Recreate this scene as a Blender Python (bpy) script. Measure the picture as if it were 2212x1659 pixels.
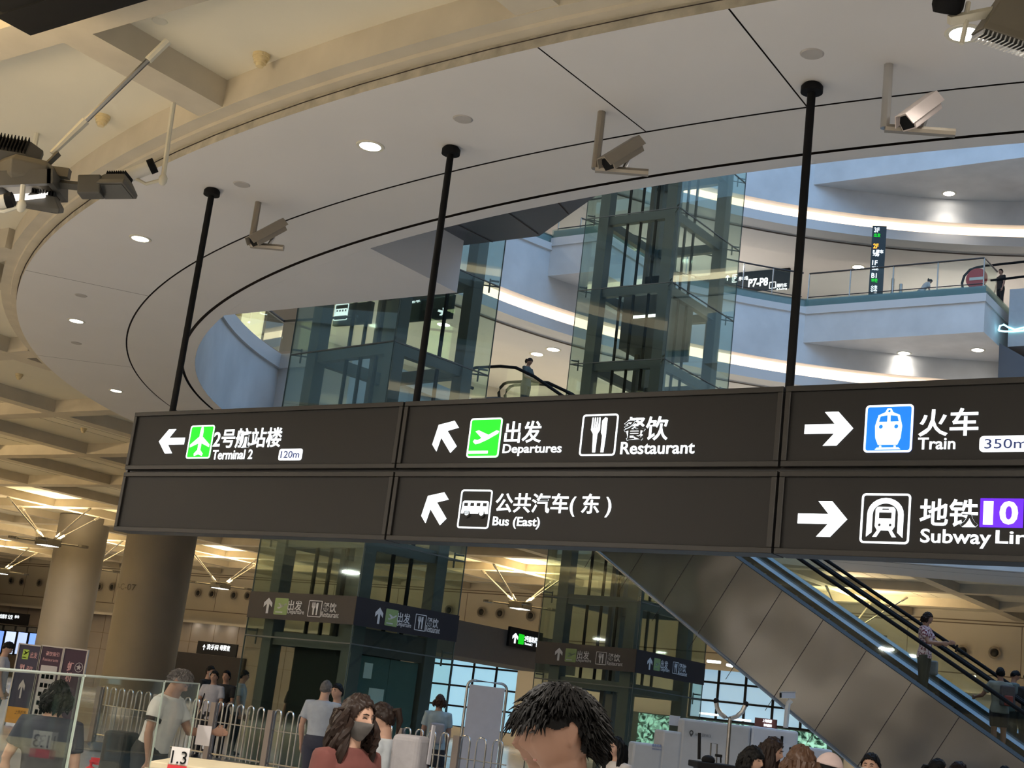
import bpy, bmesh, math, random
from math import sin, cos, pi, radians, sqrt, atan2, hypot
from mathutils import Vector, Matrix, noise
random.seed(7)
C = bpy.context.scene.collection
for _o in list(bpy.data.objects): bpy.data.objects.remove(_o)

# ------------------------------------------------------------------ camera
F, CX, CY, CH = 3000.0, 1106.0, 829.5, 1.6            # focal length in pixels of the 2212x1659 frame, eye height
Zc = Vector((1550, 12600, -F)).normalized()            # world axes seen from the camera
_f = Vector((0, 0, -1)); Yc = (_f - _f.dot(Zc)*Zc).normalized(); Xc = Yc.cross(Zc)
cam_d = bpy.data.cameras.new('camera'); cam = bpy.data.objects.new('camera', cam_d); C.objects.link(cam)
cam_d.sensor_width = 36; cam_d.lens = F/2212*36; cam_d.clip_start = 0.1; cam_d.clip_end = 500
cam.matrix_world = Matrix(((Xc.x, Xc.y, Xc.z, 0), (Yc.x, Yc.y, Yc.z, 0), (Zc.x, Zc.y, Zc.z, CH), (0, 0, 0, 1)))
S = bpy.context.scene; S.camera = cam
S.view_settings.view_transform = 'Standard'; S.view_settings.look = 'None'; S.view_settings.gamma = 1
S.view_settings.use_curve_mapping = False; S.view_settings.exposure = 0.85
S.cycles.max_bounces = 7; S.cycles.diffuse_bounces = 3; S.cycles.glossy_bounces = 3; S.cycles.transparent_max_bounces = 24
S.cycles.transmission_bounces = 4; S.cycles.caustics_reflective = False; S.cycles.caustics_refractive = False
S.cycles.sample_clamp_indirect = 4; S.cycles.use_denoising = True; S.cycles.use_adaptive_sampling = True; S.cycles.adaptive_threshold = 0.025

# ------------------------------------------------------------------ world and the large lights
wd = bpy.data.worlds.new('world'); S.world = wd; wd.use_nodes = True
wd.node_tree.nodes['Background'].inputs[0].default_value = (0.55, 0.75, 1.0, 1)
wd.node_tree.nodes['Background'].inputs[1].default_value = 0.30

TH = radians(-36.7); UX = Vector((cos(TH), sin(TH), 0)); VX = Vector((-sin(TH), cos(TH), 0))   # building axes
def W(u, v, z=0.0): return UX*u + VX*v + Vector((0, 0, z))
def uv(p): return p.dot(UX), p.dot(VX)
def ray(x, y):
    d = Vector(((x-CX)/F, -(y-CY)/F, -1)); return Vector((d.dot(Xc), d.dot(Yc), d.dot(Zc)))
EYE = Vector((0, 0, CH))
def atz(x, y, z): r = ray(x, y); return EYE + r*((z-CH)/r.z)
def aty(x, y, Y): r = ray(x, y); return EYE + r*(Y/r.y)
def atv(x, y, v): r = ray(x, y); return EYE + r*(v/r.dot(VX))
def atplane(x, y, p, n): r = ray(x, y); return EYE + r*((p-EYE).dot(n)/r.dot(n))

def area(name, loc, size, power, col, rot=(0, 0, 0), sy=None, spread=pi, disk=False):
    l = bpy.data.lights.new(name, 'AREA'); l.energy = power; l.color = col; l.size = size; l.spread = spread
    if disk: l.shape = 'DISK'
    if sy: l.shape = 'RECTANGLE'; l.size_y = sy
    o = bpy.data.objects.new(name, l); o.location = loc; o.rotation_euler = rot; C.objects.link(o); return o
SKY = (0.30, 0.58, 1.0); WARM = (1.0, 0.80, 0.50); SOFT = (1.0, 0.93, 0.84)
area('skylight_daylight', W(-7, 33, 36), 30, 3100, SKY, (0, 0, TH), 26)
HUBS = []      # ceiling lamps: (u, v) under the beam crossings; the light each one gives is set in its builder
for ku in (-6, -4, -2, 0, 2, 4, 6):
    for kv in (-5, -3, -1):
        area('hall_lamp_down', W(-13.16+5.35*ku, 8.3+5.35*kv, 6.6), .7, 340, SOFT, disk=True)
for ku, kv in ((-4, 0), (-8, 3), (-6, 2), (-12, 5), (-4, -2)):
    area('hall_lamp_up', W(-13.16+5.35*ku, 8.3+5.35*kv, 6.9), .9, 900 if ku > -5 else 1700, (1.0, .76, .43), (pi, 0, 0), disk=True)
PW = dict(up=360.0, down=150.0, spot=45.0)

# ------------------------------------------------------------------ materials
MATS = {}
def mat(name, col, rough=0.6, metal=0.0, emit=0.0, var=0.06, scale=6.0, bump=0.0, spec=0.5, ecol=None, coat=0.0, bdist=.05, det=5):
    if name in MATS: return MATS[name]
    m = bpy.data.materials.new(name); m.use_nodes = True; nt = m.node_tree; b = nt.nodes['Principled BSDF']
    b.inputs['Roughness'].default_value = rough; b.inputs['Metallic'].default_value = metal
    b.inputs['Specular IOR Level'].default_value = spec; b.inputs['Coat Weight'].default_value = coat
    tc = nt.nodes.new('ShaderNodeTexCoord'); nz = nt.nodes.new('ShaderNodeTexNoise')
    nz.inputs['Scale'].default_value = scale; nz.inputs['Detail'].default_value = det
    nt.links.new(tc.outputs['Object'], nz.inputs['Vector'])
    mx = nt.nodes.new('ShaderNodeMix'); mx.data_type = 'RGBA'
    lo = tuple(max(0, c*(1-var*2)) for c in col)+(1,); hi = tuple(min(1, c*(1+var)) for c in col)+(1,)
    mx.inputs[6].default_value = lo; mx.inputs[7].default_value = hi
    nt.links.new(nz.outputs['Fac'], mx.inputs[0]); nt.links.new(mx.outputs[2], b.inputs['Base Color'])
    if emit:
        b.inputs['Emission Color'].default_value = (ecol or col)+(1,); b.inputs['Emission Strength'].default_value = emit
    if bump:
        bp = nt.nodes.new('ShaderNodeBump'); bp.inputs['Strength'].default_value = bump; bp.inputs['Distance'].default_value = bdist
        nt.links.new(nz.outputs['Fac'], bp.inputs['Height']); nt.links.new(bp.outputs['Normal'], b.inputs['Normal'])
    MATS[name] = m; return m
def glass(name, tint, refl=1.0, base=0.04):
    if name in MATS: return MATS[name]
    m = bpy.data.materials.new(name); m.use_nodes = True; nt = m.node_tree; nt.nodes.remove(nt.nodes['Principled BSDF'])
    out = nt.nodes['Material Output']; tr = nt.nodes.new('ShaderNodeBsdfTransparent'); tr.inputs[0].default_value = tint+(1,)
    gl = nt.nodes.new('ShaderNodeBsdfGlossy'); gl.inputs['Roughness'].default_value = 0.02; gl.inputs['Color'].default_value = (.9, 1, .96, 1)
    lw = nt.nodes.new('ShaderNodeLayerWeight'); lw.inputs['Blend'].default_value = 0.25
    mp = nt.nodes.new('ShaderNodeMapRange'); mp.inputs['To Min'].default_value = base; mp.inputs['To Max'].default_value = 0.6*refl
    nt.links.new(lw.outputs['Fresnel'], mp.inputs['Value'])
    mx = nt.nodes.new('ShaderNodeMixShader'); nt.links.new(mp.outputs[0], mx.inputs[0])
    nt.links.new(tr.outputs[0], mx.inputs[1]); nt.links.new(gl.outputs[0], mx.inputs[2]); nt.links.new(mx.outputs[0], out.inputs[0])
    MATS[name] = m; return m
WHITE = mat('soffit_white', (.73, .70, .675), .75, var=.03, scale=.7)
PLASTER = mat('atrium_plaster', (.76, .75, .74), .8, var=.15, scale=.8)
CONC = mat('beam_concrete', (.62, .55, .43), .8, var=.12, scale=1.6, bump=.15)
ROUGH = mat('rough_concrete', (.55, .50, .40), .9, var=.35, scale=5, bump=.5)
PANEL = mat('coffer_panel', (.80, .74, .59), .7, var=.04, scale=.5)
COLM = mat('column_concrete', (.25, .225, .195), .6, var=.07, scale=1.2)
FLOORM = mat('polished_stone', (.50, .49, .47), .18, var=.10, scale=.8)
WALLM = mat('hall_wall', (.70, .63, .51), .6, var=.04, scale=.6)
WALLD = mat('hall_wall_brown', (.34, .29, .24), .5, var=.08, scale=1.0)
GROOVE = mat('groove_brown', (.05, .035, .03), .9)
DARK = mat('dark_metal', (.035, .034, .034), .42, var=.1)
DARKS = mat('soffit_metal', (.13, .135, .15), .35, .3, var=.08, scale=.6)
BLACK = mat('matte_black', (.008, .008, .009), .7, spec=.15)
SIGN = mat('sign_face', (.018, .017, .0165), .5, spec=.22, var=.08, scale=.7)
SIGNF = mat('sign_frame', (.022, .020, .018), .45, .3)
STEEL = mat('brushed_steel', (.60, .58, .55), .25, 1.0, var=.05)
STEELP = mat('shaft_steel', (.12, .13, .122), .45, .25, var=.08)
CHROME = mat('chrome', (.75, .74, .72), .12, 1.0, var=.02)
LAMPM = mat('lamp_grey', (.095, .09, .08), .5, .2)
PALEM = mat('pale_enamel', (.72, .68, .56), .45)
CCTVM = mat('camera_beige', (.30, .26, .21), .5)
GLASS = glass('clear_glass', (.965, .985, .975), .8, .02); GLASSG = glass('shaft_glass', (.905, .955, .932), .55, .012)
GLASSF = glass('fascia_glass', (.82, .90, .89), .8, .05)
def lit(name, col, e): return mat(name, col, .5, emit=e, var=0)
LWHITE = lit('lit_white', (.90, .96, 1.0), .75); LGREEN = lit('lit_green', (.0, .62, .01), .52); LBLUE = lit('lit_blue', (.0, .16, .86), .52)
LPURP = lit('lit_purple', (.10, .006, .72), .52); COVE = lit('cove_light', (1.0, .78, .56), 1.25); LAMPW = lit('lamp_lens', (1.0, .96, .88), 14.0)
INKB = mat('ink_blue', (.02, .05, .25), .5)

# ------------------------------------------------------------------ mesh building
class MB:
    def __init__(s): s.v = []; s.f = []
    def add(s, vs, fs): n = len(s.v); s.v += [Vector(p) for p in vs]; s.f += [tuple(i+n for i in f) for f in fs]; return s
    def box(s, lo, hi, M=None):
        x0, y0, z0 = lo; x1, y1, z1 = hi
        vs = [Vector(p) for p in ((x0, y0, z0), (x1, y0, z0), (x1, y1, z0), (x0, y1, z0), (x0, y0, z1), (x1, y0, z1), (x1, y1, z1), (x0, y1, z1))]
        if M: vs = [M @ p for p in vs]
        return s.add(vs, ((0, 3, 2, 1), (4, 5, 6, 7), (0, 1, 5, 4), (1, 2, 6, 5), (2, 3, 7, 6), (3, 0, 4, 7)))
    def ubox(s, u0, u1, v0, v1, z0, z1):                # a box in the building's axes
        return s.add([W(u, v, z) for z in (z0, z1) for u, v in ((u0, v0), (u1, v0), (u1, v1), (u0, v1))],
                     ((0, 3, 2, 1), (4, 5, 6, 7), (0, 1, 5, 4), (1, 2, 6, 5), (2, 3, 7, 6), (3, 0, 4, 7)))
    def prism(s, poly, z0, z1):
        n = len(poly); return s.add([Vector((p[0], p[1], z)) for z in (z0, z1) for p in poly],
            [tuple(range(n-1, -1, -1)), tuple(range(n, 2*n))]+[(i, (i+1) % n, n+(i+1) % n, n+i) for i in range(n)])
    def loft(s, rings, cap=True, closed=True):
        n = len(rings[0]); vs = [p for r in rings for p in r]; fs = []
        for i in range(len(rings)-1):
            for j in range(n if closed else n-1):
                k = (j+1) % n; fs.append((i*n+j, i*n+k, (i+1)*n+k, (i+1)*n+j))
        if cap and closed: fs += [tuple(range(n-1, -1, -1)), tuple((len(rings)-1)*n+j for j in range(n))]
        return s.add(vs, fs)
    def tube(s, pts, r, n=8, cap=True, flat=None):
        pts = [Vector(p) for p in pts]; rs = r if isinstance(r, (list, tuple)) else [r]*len(pts); rings = []; up = None
        for i, p in enumerate(pts):
            t = (pts[min(i+1, len(pts)-1)]-pts[max(i-1, 0)]).normalized()
            if up is None: up = Vector((0, 0, 1)) if abs(t.z) < .9 else Vector((1, 0, 0))
            a = t.cross(up)
            if a.length < 1e-5: a = t.orthogonal()
            a.normalize(); b = t.cross(a).normalized(); up = -b if False else up
            k = flat or 1.0
            rings.append([p+(a*cos(2*pi*j/n)+b*k*sin(2*pi*j/n))*rs[i] for j in range(n)])
        return s.loft(rings, cap)
    def lathe(s, prof, c=(0, 0, 0), n=20, M=None, cap=True):
        c = Vector(c); rings = [[(M @ Vector((r*cos(2*pi*j/n), r*sin(2*pi*j/n), z)) if M else Vector((r*cos(2*pi*j/n), r*sin(2*pi*j/n), z)))+c for j in range(n)] for r, z in prof]
        return s.loft(rings, cap)
    def ball(s, c, r, n=12, M=None):
        r = (r, r, r) if isinstance(r, (int, float)) else r; c = Vector(c); rings = []
        for i in range(n//2+1):
            a = max(.02, min(pi-.02, pi*i/(n//2))); ring = []
            for j in range(n):
                p = Vector((r[0]*sin(a)*cos(2*pi*j/n), r[1]*sin(a)*sin(2*pi*j/n), -r[2]*cos(a)))
                ring.append((M @ p if M else p)+c)
            rings.append(ring)
        return s.loft(rings)
def tag(o, label=None, cat=None, group=None, kind=None):
    for k, v in (('label', label), ('category', cat), ('group', group), ('kind', kind)):
        if v: o[k] = v
    return o
def mesh_from(mb, name, smooth=False, off=None, M=None):
    me = bpy.data.meshes.new(name); vs = mb.v
    if off is not None: vs = [p-off for p in vs]
    if M is not None: vs = [M @ p for p in vs]
    me.from_pydata([tuple(p) for p in vs], [], mb.f)
    bm = bmesh.new(); bm.from_mesh(me); bmesh.ops.recalc_face_normals(bm, faces=bm.faces); bm.to_mesh(me); bm.free()
    if smooth:
        for p in me.polygons: p.use_smooth = True
        me.set_sharp_from_angle(angle=radians(42))
    return me
def obj(name, mb, m, parent=None, smooth=False, world=True, bevel=0):
    """one mesh object; its vertices are world positions unless world=False (then the parent's own frame)"""
    base = Vector((0, 0, 0)); M = None
    if parent is not None and world: M = parent.matrix_basis.inverted() if parent.parent is None else (parent.parent.matrix_basis @ parent.matrix_basis).inverted()
    if parent is None and world and mb.v:
        lo = Vector((min(p.x for p in mb.v), min(p.y for p in mb.v), min(p.z for p in mb.v))); hi = Vector((max(p.x for p in mb.v), max(p.y for p in mb.v), lo.z)); base = (lo+hi)/2
        M = Matrix.Translation(-base)
    o = bpy.data.objects.new(name, mesh_from(mb, name, smooth, None, M)); o.data.materials.append(m); C.objects.link(o)
    if parent is not None: o.parent = parent
    else: o.location = base
    if bevel:
        b = o.modifiers.new('bevel', 'BEVEL'); b.width = bevel; b.segments = 2; b.limit_method = 'ANGLE'
    return o
def thing(name, label, cat, loc=(0, 0, 0), rotz=0.0, group=None):
    o = bpy.data.objects.new(name, None); C.objects.link(o); o.location = loc; o.rotation_euler = (0, 0, rotz)
    o.matrix_basis = Matrix.Translation(Vector(loc)) @ Matrix.Rotation(rotz, 4, 'Z'); o.empty_display_size = .2
    return tag(o, label, cat, group)
def struct(name, mb, m, parent=None, smooth=False): return tag(obj(name, mb, m, parent, smooth), kind='structure')
def dup(root, loc, rotz=None, label=None, group=None):
    r = root.copy(); C.objects.link(r); r.location = loc
    if rotz is not None: r.rotation_euler = (0, 0, rotz)
    if label: r['label'] = label
    if group: r['group'] = group
    for ch in [o for o in root.children]:
        c = ch.copy(); C.objects.link(c); c.parent = r
        for g in ch.children:
            d = g.copy(); C.objects.link(d); d.parent = c
    return r

# flat artwork: text and outlines, made as thin solid meshes on a plane (origin p, right axis a, up axis b)
def _curve_mesh(cu, depth):
    o = bpy.data.objects.new('tmp', cu); C.objects.link(o); dg = bpy.context.evaluated_depsgraph_get(); dg.update()
    me = bpy.data.meshes.new_from_object(o.evaluated_get(dg)); bpy.data.objects.remove(o)
    mb = MB(); mb.v = [v.co.copy() for v in me.vertices]; mb.f = [tuple(p.vertices) for p in me.polygons]; bpy.data.meshes.remove(me)
    return mb
def text_mb(s, bold=.012, space=1.0):
    cu = bpy.data.curves.new('t', 'FONT'); cu.body = s; cu.size = 1; cu.offset = bold; cu.extrude = .5; cu.space_character = space; cu.resolution_u = 3
    return _curve_mesh(cu, 1)
def shape_mb(loops):
    """closed outlines (even-odd filled), coordinates in a unit square"""
    cu = bpy.data.curves.new('s', 'CURVE'); cu.dimensions = '2D'; cu.fill_mode = 'BOTH'; cu.extrude = .5
    for lp in loops:
        sp = cu.splines.new('POLY'); sp.points.add(len(lp)-1)
        for q, p in zip(sp.points, lp): q.co = (p[0], p[1], 0, 1)
        sp.use_cyclic_u = True
    return _curve_mesh(cu, 1)
def fit(mb, x0, x1, y0, y1, keep=False):
    a0 = min(p.x for p in mb.v); a1 = max(p.x for p in mb.v); b0 = min(p.y for p in mb.v); b1 = max(p.y for p in mb.v)
    for p in mb.v:
        p.x = x0+(p.x-a0)/(a1-a0)*(x1-x0); p.y = y0+(p.y-b0)/(b1-b0)*(y1-y0)
    return mb
def on_plane(mb, o, a, b, t=.004):
    n = a.cross(b); mb.v = [o+a*p.x+b*p.y+n*(p.z*t) for p in mb.v]; return mb
def rrect(x0, x1, y0, y1, r, n=4):
    return [(cx+r*cos(pi/2*(k+q/n)), cy+r*sin(pi/2*(k+q/n))) for k, (cx, cy) in enumerate(((x1-r, y1-r), (x0+r, y1-r), (x0+r, y0+r), (x1-r, y0+r))) for q in range(n+1)]
def circ(cx, cy, r, n=18, ry=None): return [(cx+r*cos(2*pi*i/n), cy+(ry or r)*sin(2*pi*i/n)) for i in range(n)]
def frame_loops(w=.04, r=.08): return [rrect(0, 1, 0, 1, r), rrect(w, 1-w, w, 1-w, r*.6)]
ARROW = [(0, .36), (.62, .36), (.40, 0), (.68, 0), (1, .5), (.68, 1), (.40, 1), (.62, .64), (0, .64)]     # pointing right
def rot2(lp, deg): c, s = cos(radians(deg)), sin(radians(deg)); return [((x-.5)*c-(y-.5)*s+.5, (x-.5)*s+(y-.5)*c+.5) for x, y in lp]
PLANE_UP = [[(.46, .93), (.5, .97), (.54, .93), (.56, .82), (.56, .66), (.90, .42), (.90, .34), (.56, .46), (.555, .26), (.68, .15), (.66, .08), (.5, .13), (.34, .08), (.32, .15), (.445, .26), (.44, .46), (.10, .34), (.10, .42), (.44, .66), (.44, .82)]]
TAKEOFF = [[(.16, .40), (.20, .46), (.30, .44), (.42, .49), (.20, .66), (.30, .69), (.62, .57), (.86, .68), (.93, .66), (.91, .60), (.60, .45), (.36, .36), (.24, .34)], [(.06, .10), (.66, .10), (.66, .17), (.06, .17)]]
FORK = [[(.28, .92), (.31, .92), (.32, .66), (.345, .66), (.345, .92), (.375, .92), (.38, .66), (.40, .66), (.41, .92), (.435, .92), (.44, .66), (.46, .66), (.47, .92), (.50, .92), (.52, .62), (.46, .52), (.45, .08), (.37, .08), (.34, .52), (.27, .62)],
        [(.68, .08), (.60, .08), (.60, .48), (.56, .55), (.56, .84), (.64, .92), (.70, .90), (.70, .48)]]
TRAIN = [[(.42, .84), (.46, .92), (.54, .92), (.58, .84), (.72, .78), (.78, .55), (.76, .30), (.70, .16), (.30, .16), (.24, .30), (.22, .55), (.28, .78)], circ(.5, .865, .03, 10), [(.32, .76), (.47, .78), (.47, .64), (.29, .64)], [(.53, .78), (.68, .76), (.71, .64), (.53, .64)],
         circ(.34, .54, .045, 12), circ(.66, .54, .045, 12), [(.24, .06), (.28, .10), (.33, .10), (.33, .14), (.37, .14), (.37, .10), (.63, .10), (.63, .14), (.67, .14), (.67, .10), (.73, .10), (.77, .06)]]
SUBWAY = [[(.13, .13), (.13, .58)]+[(.5-.37*cos(pi*i/12), .58+.33*sin(pi*i/12)) for i in range(1, 12)]+[(.87, .58), (.87, .12), (.76, .22), (.76, .58)]+[(.5+.26*cos(pi*i/12), .58+.22*sin(pi*i/12)) for i in range(1, 12)]+[(.24, .58), (.24, .22)],
          [(.26, .13), (.35, .26), (.30, .34), (.30, .68), (.34, .73), (.66, .73), (.70, .68), (.70, .34), (.65, .26), (.74, .13), (.66, .13), (.58, .26), (.42, .26), (.34, .13)], [(.37, .50), (.37, .62), (.63, .62), (.63, .50)], [(.43, .67), (.43, .70), (.57, .70), (.57, .67)], circ(.39, .37, .03, 10), circ(.61, .37, .03, 10)]
BUS = [[(.08, .38), (.10, .68), (.14, .71), (.88, .71), (.92, .68), (.93, .38)]]+[rrect(.14+.2*i, .27+.2*i, .57, .66, .01) for i in range(4)]
WHEELS = [circ(.27, .37, .10, 16), circ(.74, .37, .10, 16)]
# ================================================================== THE SETTING
RO = (-7.3, 30.0, 24.0, 20.0)            # outer edge of the white ring: centre u, v and the two half axes
RI = (-7.3, 30.0, 20.45, 16.5)           # its inner edge
RE = (-7.54, 34.0, 21.92, 20.7)          # the atrium wall of the upper floors
def ell(e, t, d=0.0): return e[0]+(e[2]+d)*cos(t), e[1]+(e[3]+d)*sin(t)
def annulus(e0, d0, e1, d1, z0, z1=None, n=160, t0=0, t1=2*pi, thick=0):
    mb = MB(); z1 = z0 if z1 is None else z1; N = n+1
    a = [W(*ell(e0, t0+(t1-t0)*i/n, d0), z0) for i in range(N)]; b = [W(*ell(e1, t0+(t1-t0)*i/n, d1), z1) for i in range(N)]
    mb.add(a+b, [(i, i+1, N+i+1, N+i) for i in range(n)]); return mb
def sweep(e, prof, n=160, t0=0, t1=2*pi):               # a profile of (offset, z) points carried round an ellipse
    mb = MB(); N = n+1; k = len(prof)
    mb.add([W(*ell(e, t0+(t1-t0)*i/n, d), z) for d, z in prof for i in range(N)], [(j*N+i, j*N+i+1, (j+1)*N+i+1, (j+1)*N+i) for j in range(k-1) for i in range(n)]); return mb

struct('floor', MB().add([W(-130, -40), W(70, -40), W(70, 70), W(-130, 70)], [(0, 1, 2, 3)]), FLOORM)

# --- coffered hall ceiling: a grid of beams 5.35 m apart under flat pale panels
ZB, ZP, PIT, U0, V0, BW = 8.2, 8.55, 5.117, -12.587, 7.94, .255
struct('ceiling', annulus(RO, .2, (-7.3, 30, 24, 20), 130, ZP), PANEL)
struct('trim_1', sweep(RO, [(0, 8.0), (0, 8.14)]), ROUGH, smooth=True)
struct('trim_2', sweep(RO, [(0, 8.14), (.13, 8.145), (.14, 8.185), (.32, 8.188), (.32, ZP+.02)]), CONC, smooth=True)
def cuts(fixed, isu):                                   # where a beam line meets the round edge beam
    uc, vc, a, b = RO[0], RO[1], RO[2]+.2, RO[3]+.2
    q = (fixed-uc)/a if isu else (fixed-vc)/b
    if abs(q) >= 1: return None
    h = sqrt(1-q*q); return (vc-b*h, vc+b*h) if isu else (uc-a*h, uc+a*h)
bm_ = MB(); 
for k in range(-20, 13):
    u = U0+PIT*k; c = cuts(u, True)
    for lo, hi in ([(-30, 63)] if not c else [(-30, c[0]), (c[1], 63)]): bm_.ubox(u-BW, u+BW, lo, hi, ZB, ZP+.03)
for k in range(-7, 11):
    v = V0+PIT*k; c = cuts(v, False)
    for lo, hi in ([(-124, 60)] if not c else [(-124, c[0]), (c[1], 60)]): bm_.ubox(lo, hi, v-BW, v+BW, ZB-.004, ZP+.03)
struct('trim_3', bm_, CONC)
sm = MB()                                               # thin open joints between the panels
for k in range(-12, 5):
    for j in range(-5, 10):
        u, v = U0+PIT*(k+.5), V0+PIT*(j+.5)
        if ((u-RO[0])/(RO[2]+2.6))**2+((v-RO[1])/(RO[3]+2.6))**2 < 1: continue
        sm.ubox(u-.35, u-.338, v-2.4, v+2.4, ZP-.006, ZP); sm.ubox(u+.35, u+.356, v-2.4, v+2.4, ZP-.006, ZP)
struct('trim_4', sm, mat('panel_joint', (.30, .26, .19), .8))  # joint strips in a darker tone than the panels

# --- the white ring soffit: two concentric strips with dark joints, cut by radial joints
seams = []
for a, b in (((1165, 105), (1390, 285)), ((88, 590), (325, 635)), ((1740, 235), (1800, 320)), ((105, 770), (290, 790))):
    pu, pv = uv(atz(*a, 8)); seams.append(atan2((pv-RO[1])/RO[3], (pu-RO[0])/RO[2]) % (2*pi))
seams = sorted(seams+[.6, 1.5, 2.4, 5.6, 6.1])
for i, t in enumerate(seams):
    t2 = seams[(i+1) % len(seams)]+(2*pi if i == len(seams)-1 else 0); g = .0004
    struct('trim_5', annulus(RO, 0, RO, -2.098, 8.0, n=max(8, int((t2-t)*60)), t0=t+g, t1=t2-g), WHITE)
WHITE2 = mat('soffit_inner', (.72, .685, .65), .75, var=.03, scale=.7)
struct('trim_6', annulus(RO, -2.13, RI, .31, 8.0, n=360), WHITE2)
struct('trim_7', annulus(RI, .245, RI, 0, 8.0, n=360), WHITE)
struct('trim_8', sweep(RO, [(.02, 8.10), (-2.2, 8.10)]), GROOVE); struct('trim_9', annulus(RO, -2.0, RI, .04, 8.06), GROOVE)
# --- first floor: slab edge, round parapet, landing and the dark lift bridge
struct('wall_parapet', sweep(RI, [(0, 8.0), (0, 9.9)]), PLASTER, smooth=True)
struct('trim_10', sweep(RI, [(0, 9.9), (-.06, 9.92), (-.06, 10.3), (.12, 10.3), (.12, 9.3)]), WHITE, smooth=True)
struct('floor_upper', annulus(RI, .1, RE, 26, 9.3), FLOORM)
lp_ = [(u, RI[1]-RI[3]*sqrt(1-((u-RI[0])/RI[2])**2)-.03) for u in [-18.9+5.35*i/12 for i in range(13)]]
struct('trim_11', MB().prism([tuple(W(u, v)[:2]) for u, v in lp_+[(-13.55, 16.42), (-18.95, 16.42)]], 8.002, 8.9), WHITE)
struct('trim_12', MB().prism([tuple(W(u, v)[:2]) for u, v in ((-14.9, 13.0), (-14.66, 16.6), (-12.2, 16.6), (-10.15, 15.25), (-9.2, 13.0))], 8.88, 9.28), DARKS)
jn = MB()
for a, b in (((-13.4, 13.4), (-13.1, 16.6)), ((-11.9, 13.4), (-12.15, 16.5)), ((-10.6, 13.3), (-11.2, 15.9))):
    p, q = W(*a, 8.872), W(*b, 8.872); w = (q-p).cross(Vector((0, 0, 1))).normalized()*.012; jn.add([p-w, p+w, q+w, q-w], [(0, 1, 2, 3)])
struct('trim_13', jn, GROOVE)
pier = MB().ubox(-27.2, -24.4, 25.7, 31.0, 8.0, 9.9); struct('wall_landing', pier, PLASTER)
struct('trim_14', MB().ubox(-27.2, -24.3, 25.6, 31.1, 9.9, 10.3), WHITE)

# --- the upper floors of the atrium: lip, glowing cove, plaster wall, trim, glass edge
def level(z, top):
    struct('trim_15', sweep(RE, [(0, z-.40), (0, z), (.55, z)]), WHITE, smooth=True)
    struct('trim_16', sweep(RE, [(.55, z+.02), (.60, z+.30), (.50, z+.52)]), COVE, smooth=True)
    struct('wall_atrium', sweep(RE, [(.50, z+.52), (0, z+.50), (0, top)]), PLASTER, smooth=True)
    struct('ceiling_upper', sweep(RE, [(0, z-.40), (.9, z-.40), (.9, z-.44), (1.05, z-.44), (1.05, z-.40), (3.2, z-.40), (3.2, z-.1), (22, z-.1)]), WHITE)
    jt = sweep(RE, [(.9, z-.45), (1.05, z-.45)]); struct('trim_17', jt, GROOVE)
    area_z.append(z)
area_z = []
level(15.86, 18.37); level(22.40, 25.2)
struct('trim_18', sweep(RE, [(0, 18.37), (-.07, 18.40), (-.07, 18.67), (0, 18.69)]), WHITE, smooth=True)
struct('floor_second', annulus(RE, .02, RE, 24, 19.0), FLOORM)
struct('trim_19', sweep(RE, [(-.02, 18.69), (-.02, 19.02)]), GLASSF, smooth=True)
struct('trim_20', sweep(RE, [(.06, 18.69), (.06, 19.0)]), mat('edge_green', (.30, .37, .365), .5))
struct('wall_upper', sweep(RE, [(20, 9.2), (20, 27)], n=90), mat('far_wall', (.52, .46, .36), .7))
struct('wall_top', sweep(RE, [(0, 25.2), (0, 30)]), PLASTER, smooth=True)
# square balconies standing out from the curved wall
def balcony(u0, u1, v0, v1, z0, z1, strip):
    struct('wall_balcony', MB().ubox(u0, u1, v0, v1, z0, z1), PLASTER)
    struct('trim_21', MB().ubox(u0-.0, u1+.05, v0-.06, v1, z1, z1+.32), WHITE)
    if strip:
        struct('trim_22', MB().ubox(u0, u1, v0+.05, v1, z1+.32, z1+.63), mat('edge_green', (.30, .37, .365), .5))
        struct('trim_23', MB().ubox(u0, u1+.03, v0-.03, v0-.01, z1+.33, z1+.65).ubox(u1+.01, u1+.03, v0-.01, v1, z1+.33, z1+.65), GLASSF)
balcony(-22.6, -15.48, 49.08, 55.5, 17.2, 18.37, True)
balcony(-28.6, -26.3, 39.74, 46, 17.4, 18.55, True)
balcony(-22.6, -2.0, 49.04, 56, 23.9, 25.25, False)
struct('wall_stair', MB().ubox(-15.05, -9.5, 50.6, 55, 17.05, 19.3), mat('stair_grey', (.50, .49, .48), .7))
st = MB(); st.add([W(u, v, z) for v in (50.4, 53.5) for u, z in ((-15.3, 17.15), (-5, 10.6), (-5, 9.3), (-15.3, 15.8))], [(0, 1, 2, 3), (7, 6, 5, 4), (0, 4, 5, 1), (1, 5, 6, 2), (2, 6, 7, 3), (3, 7, 4, 0)])
struct('wall_ramp', st, DARKS)

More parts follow.
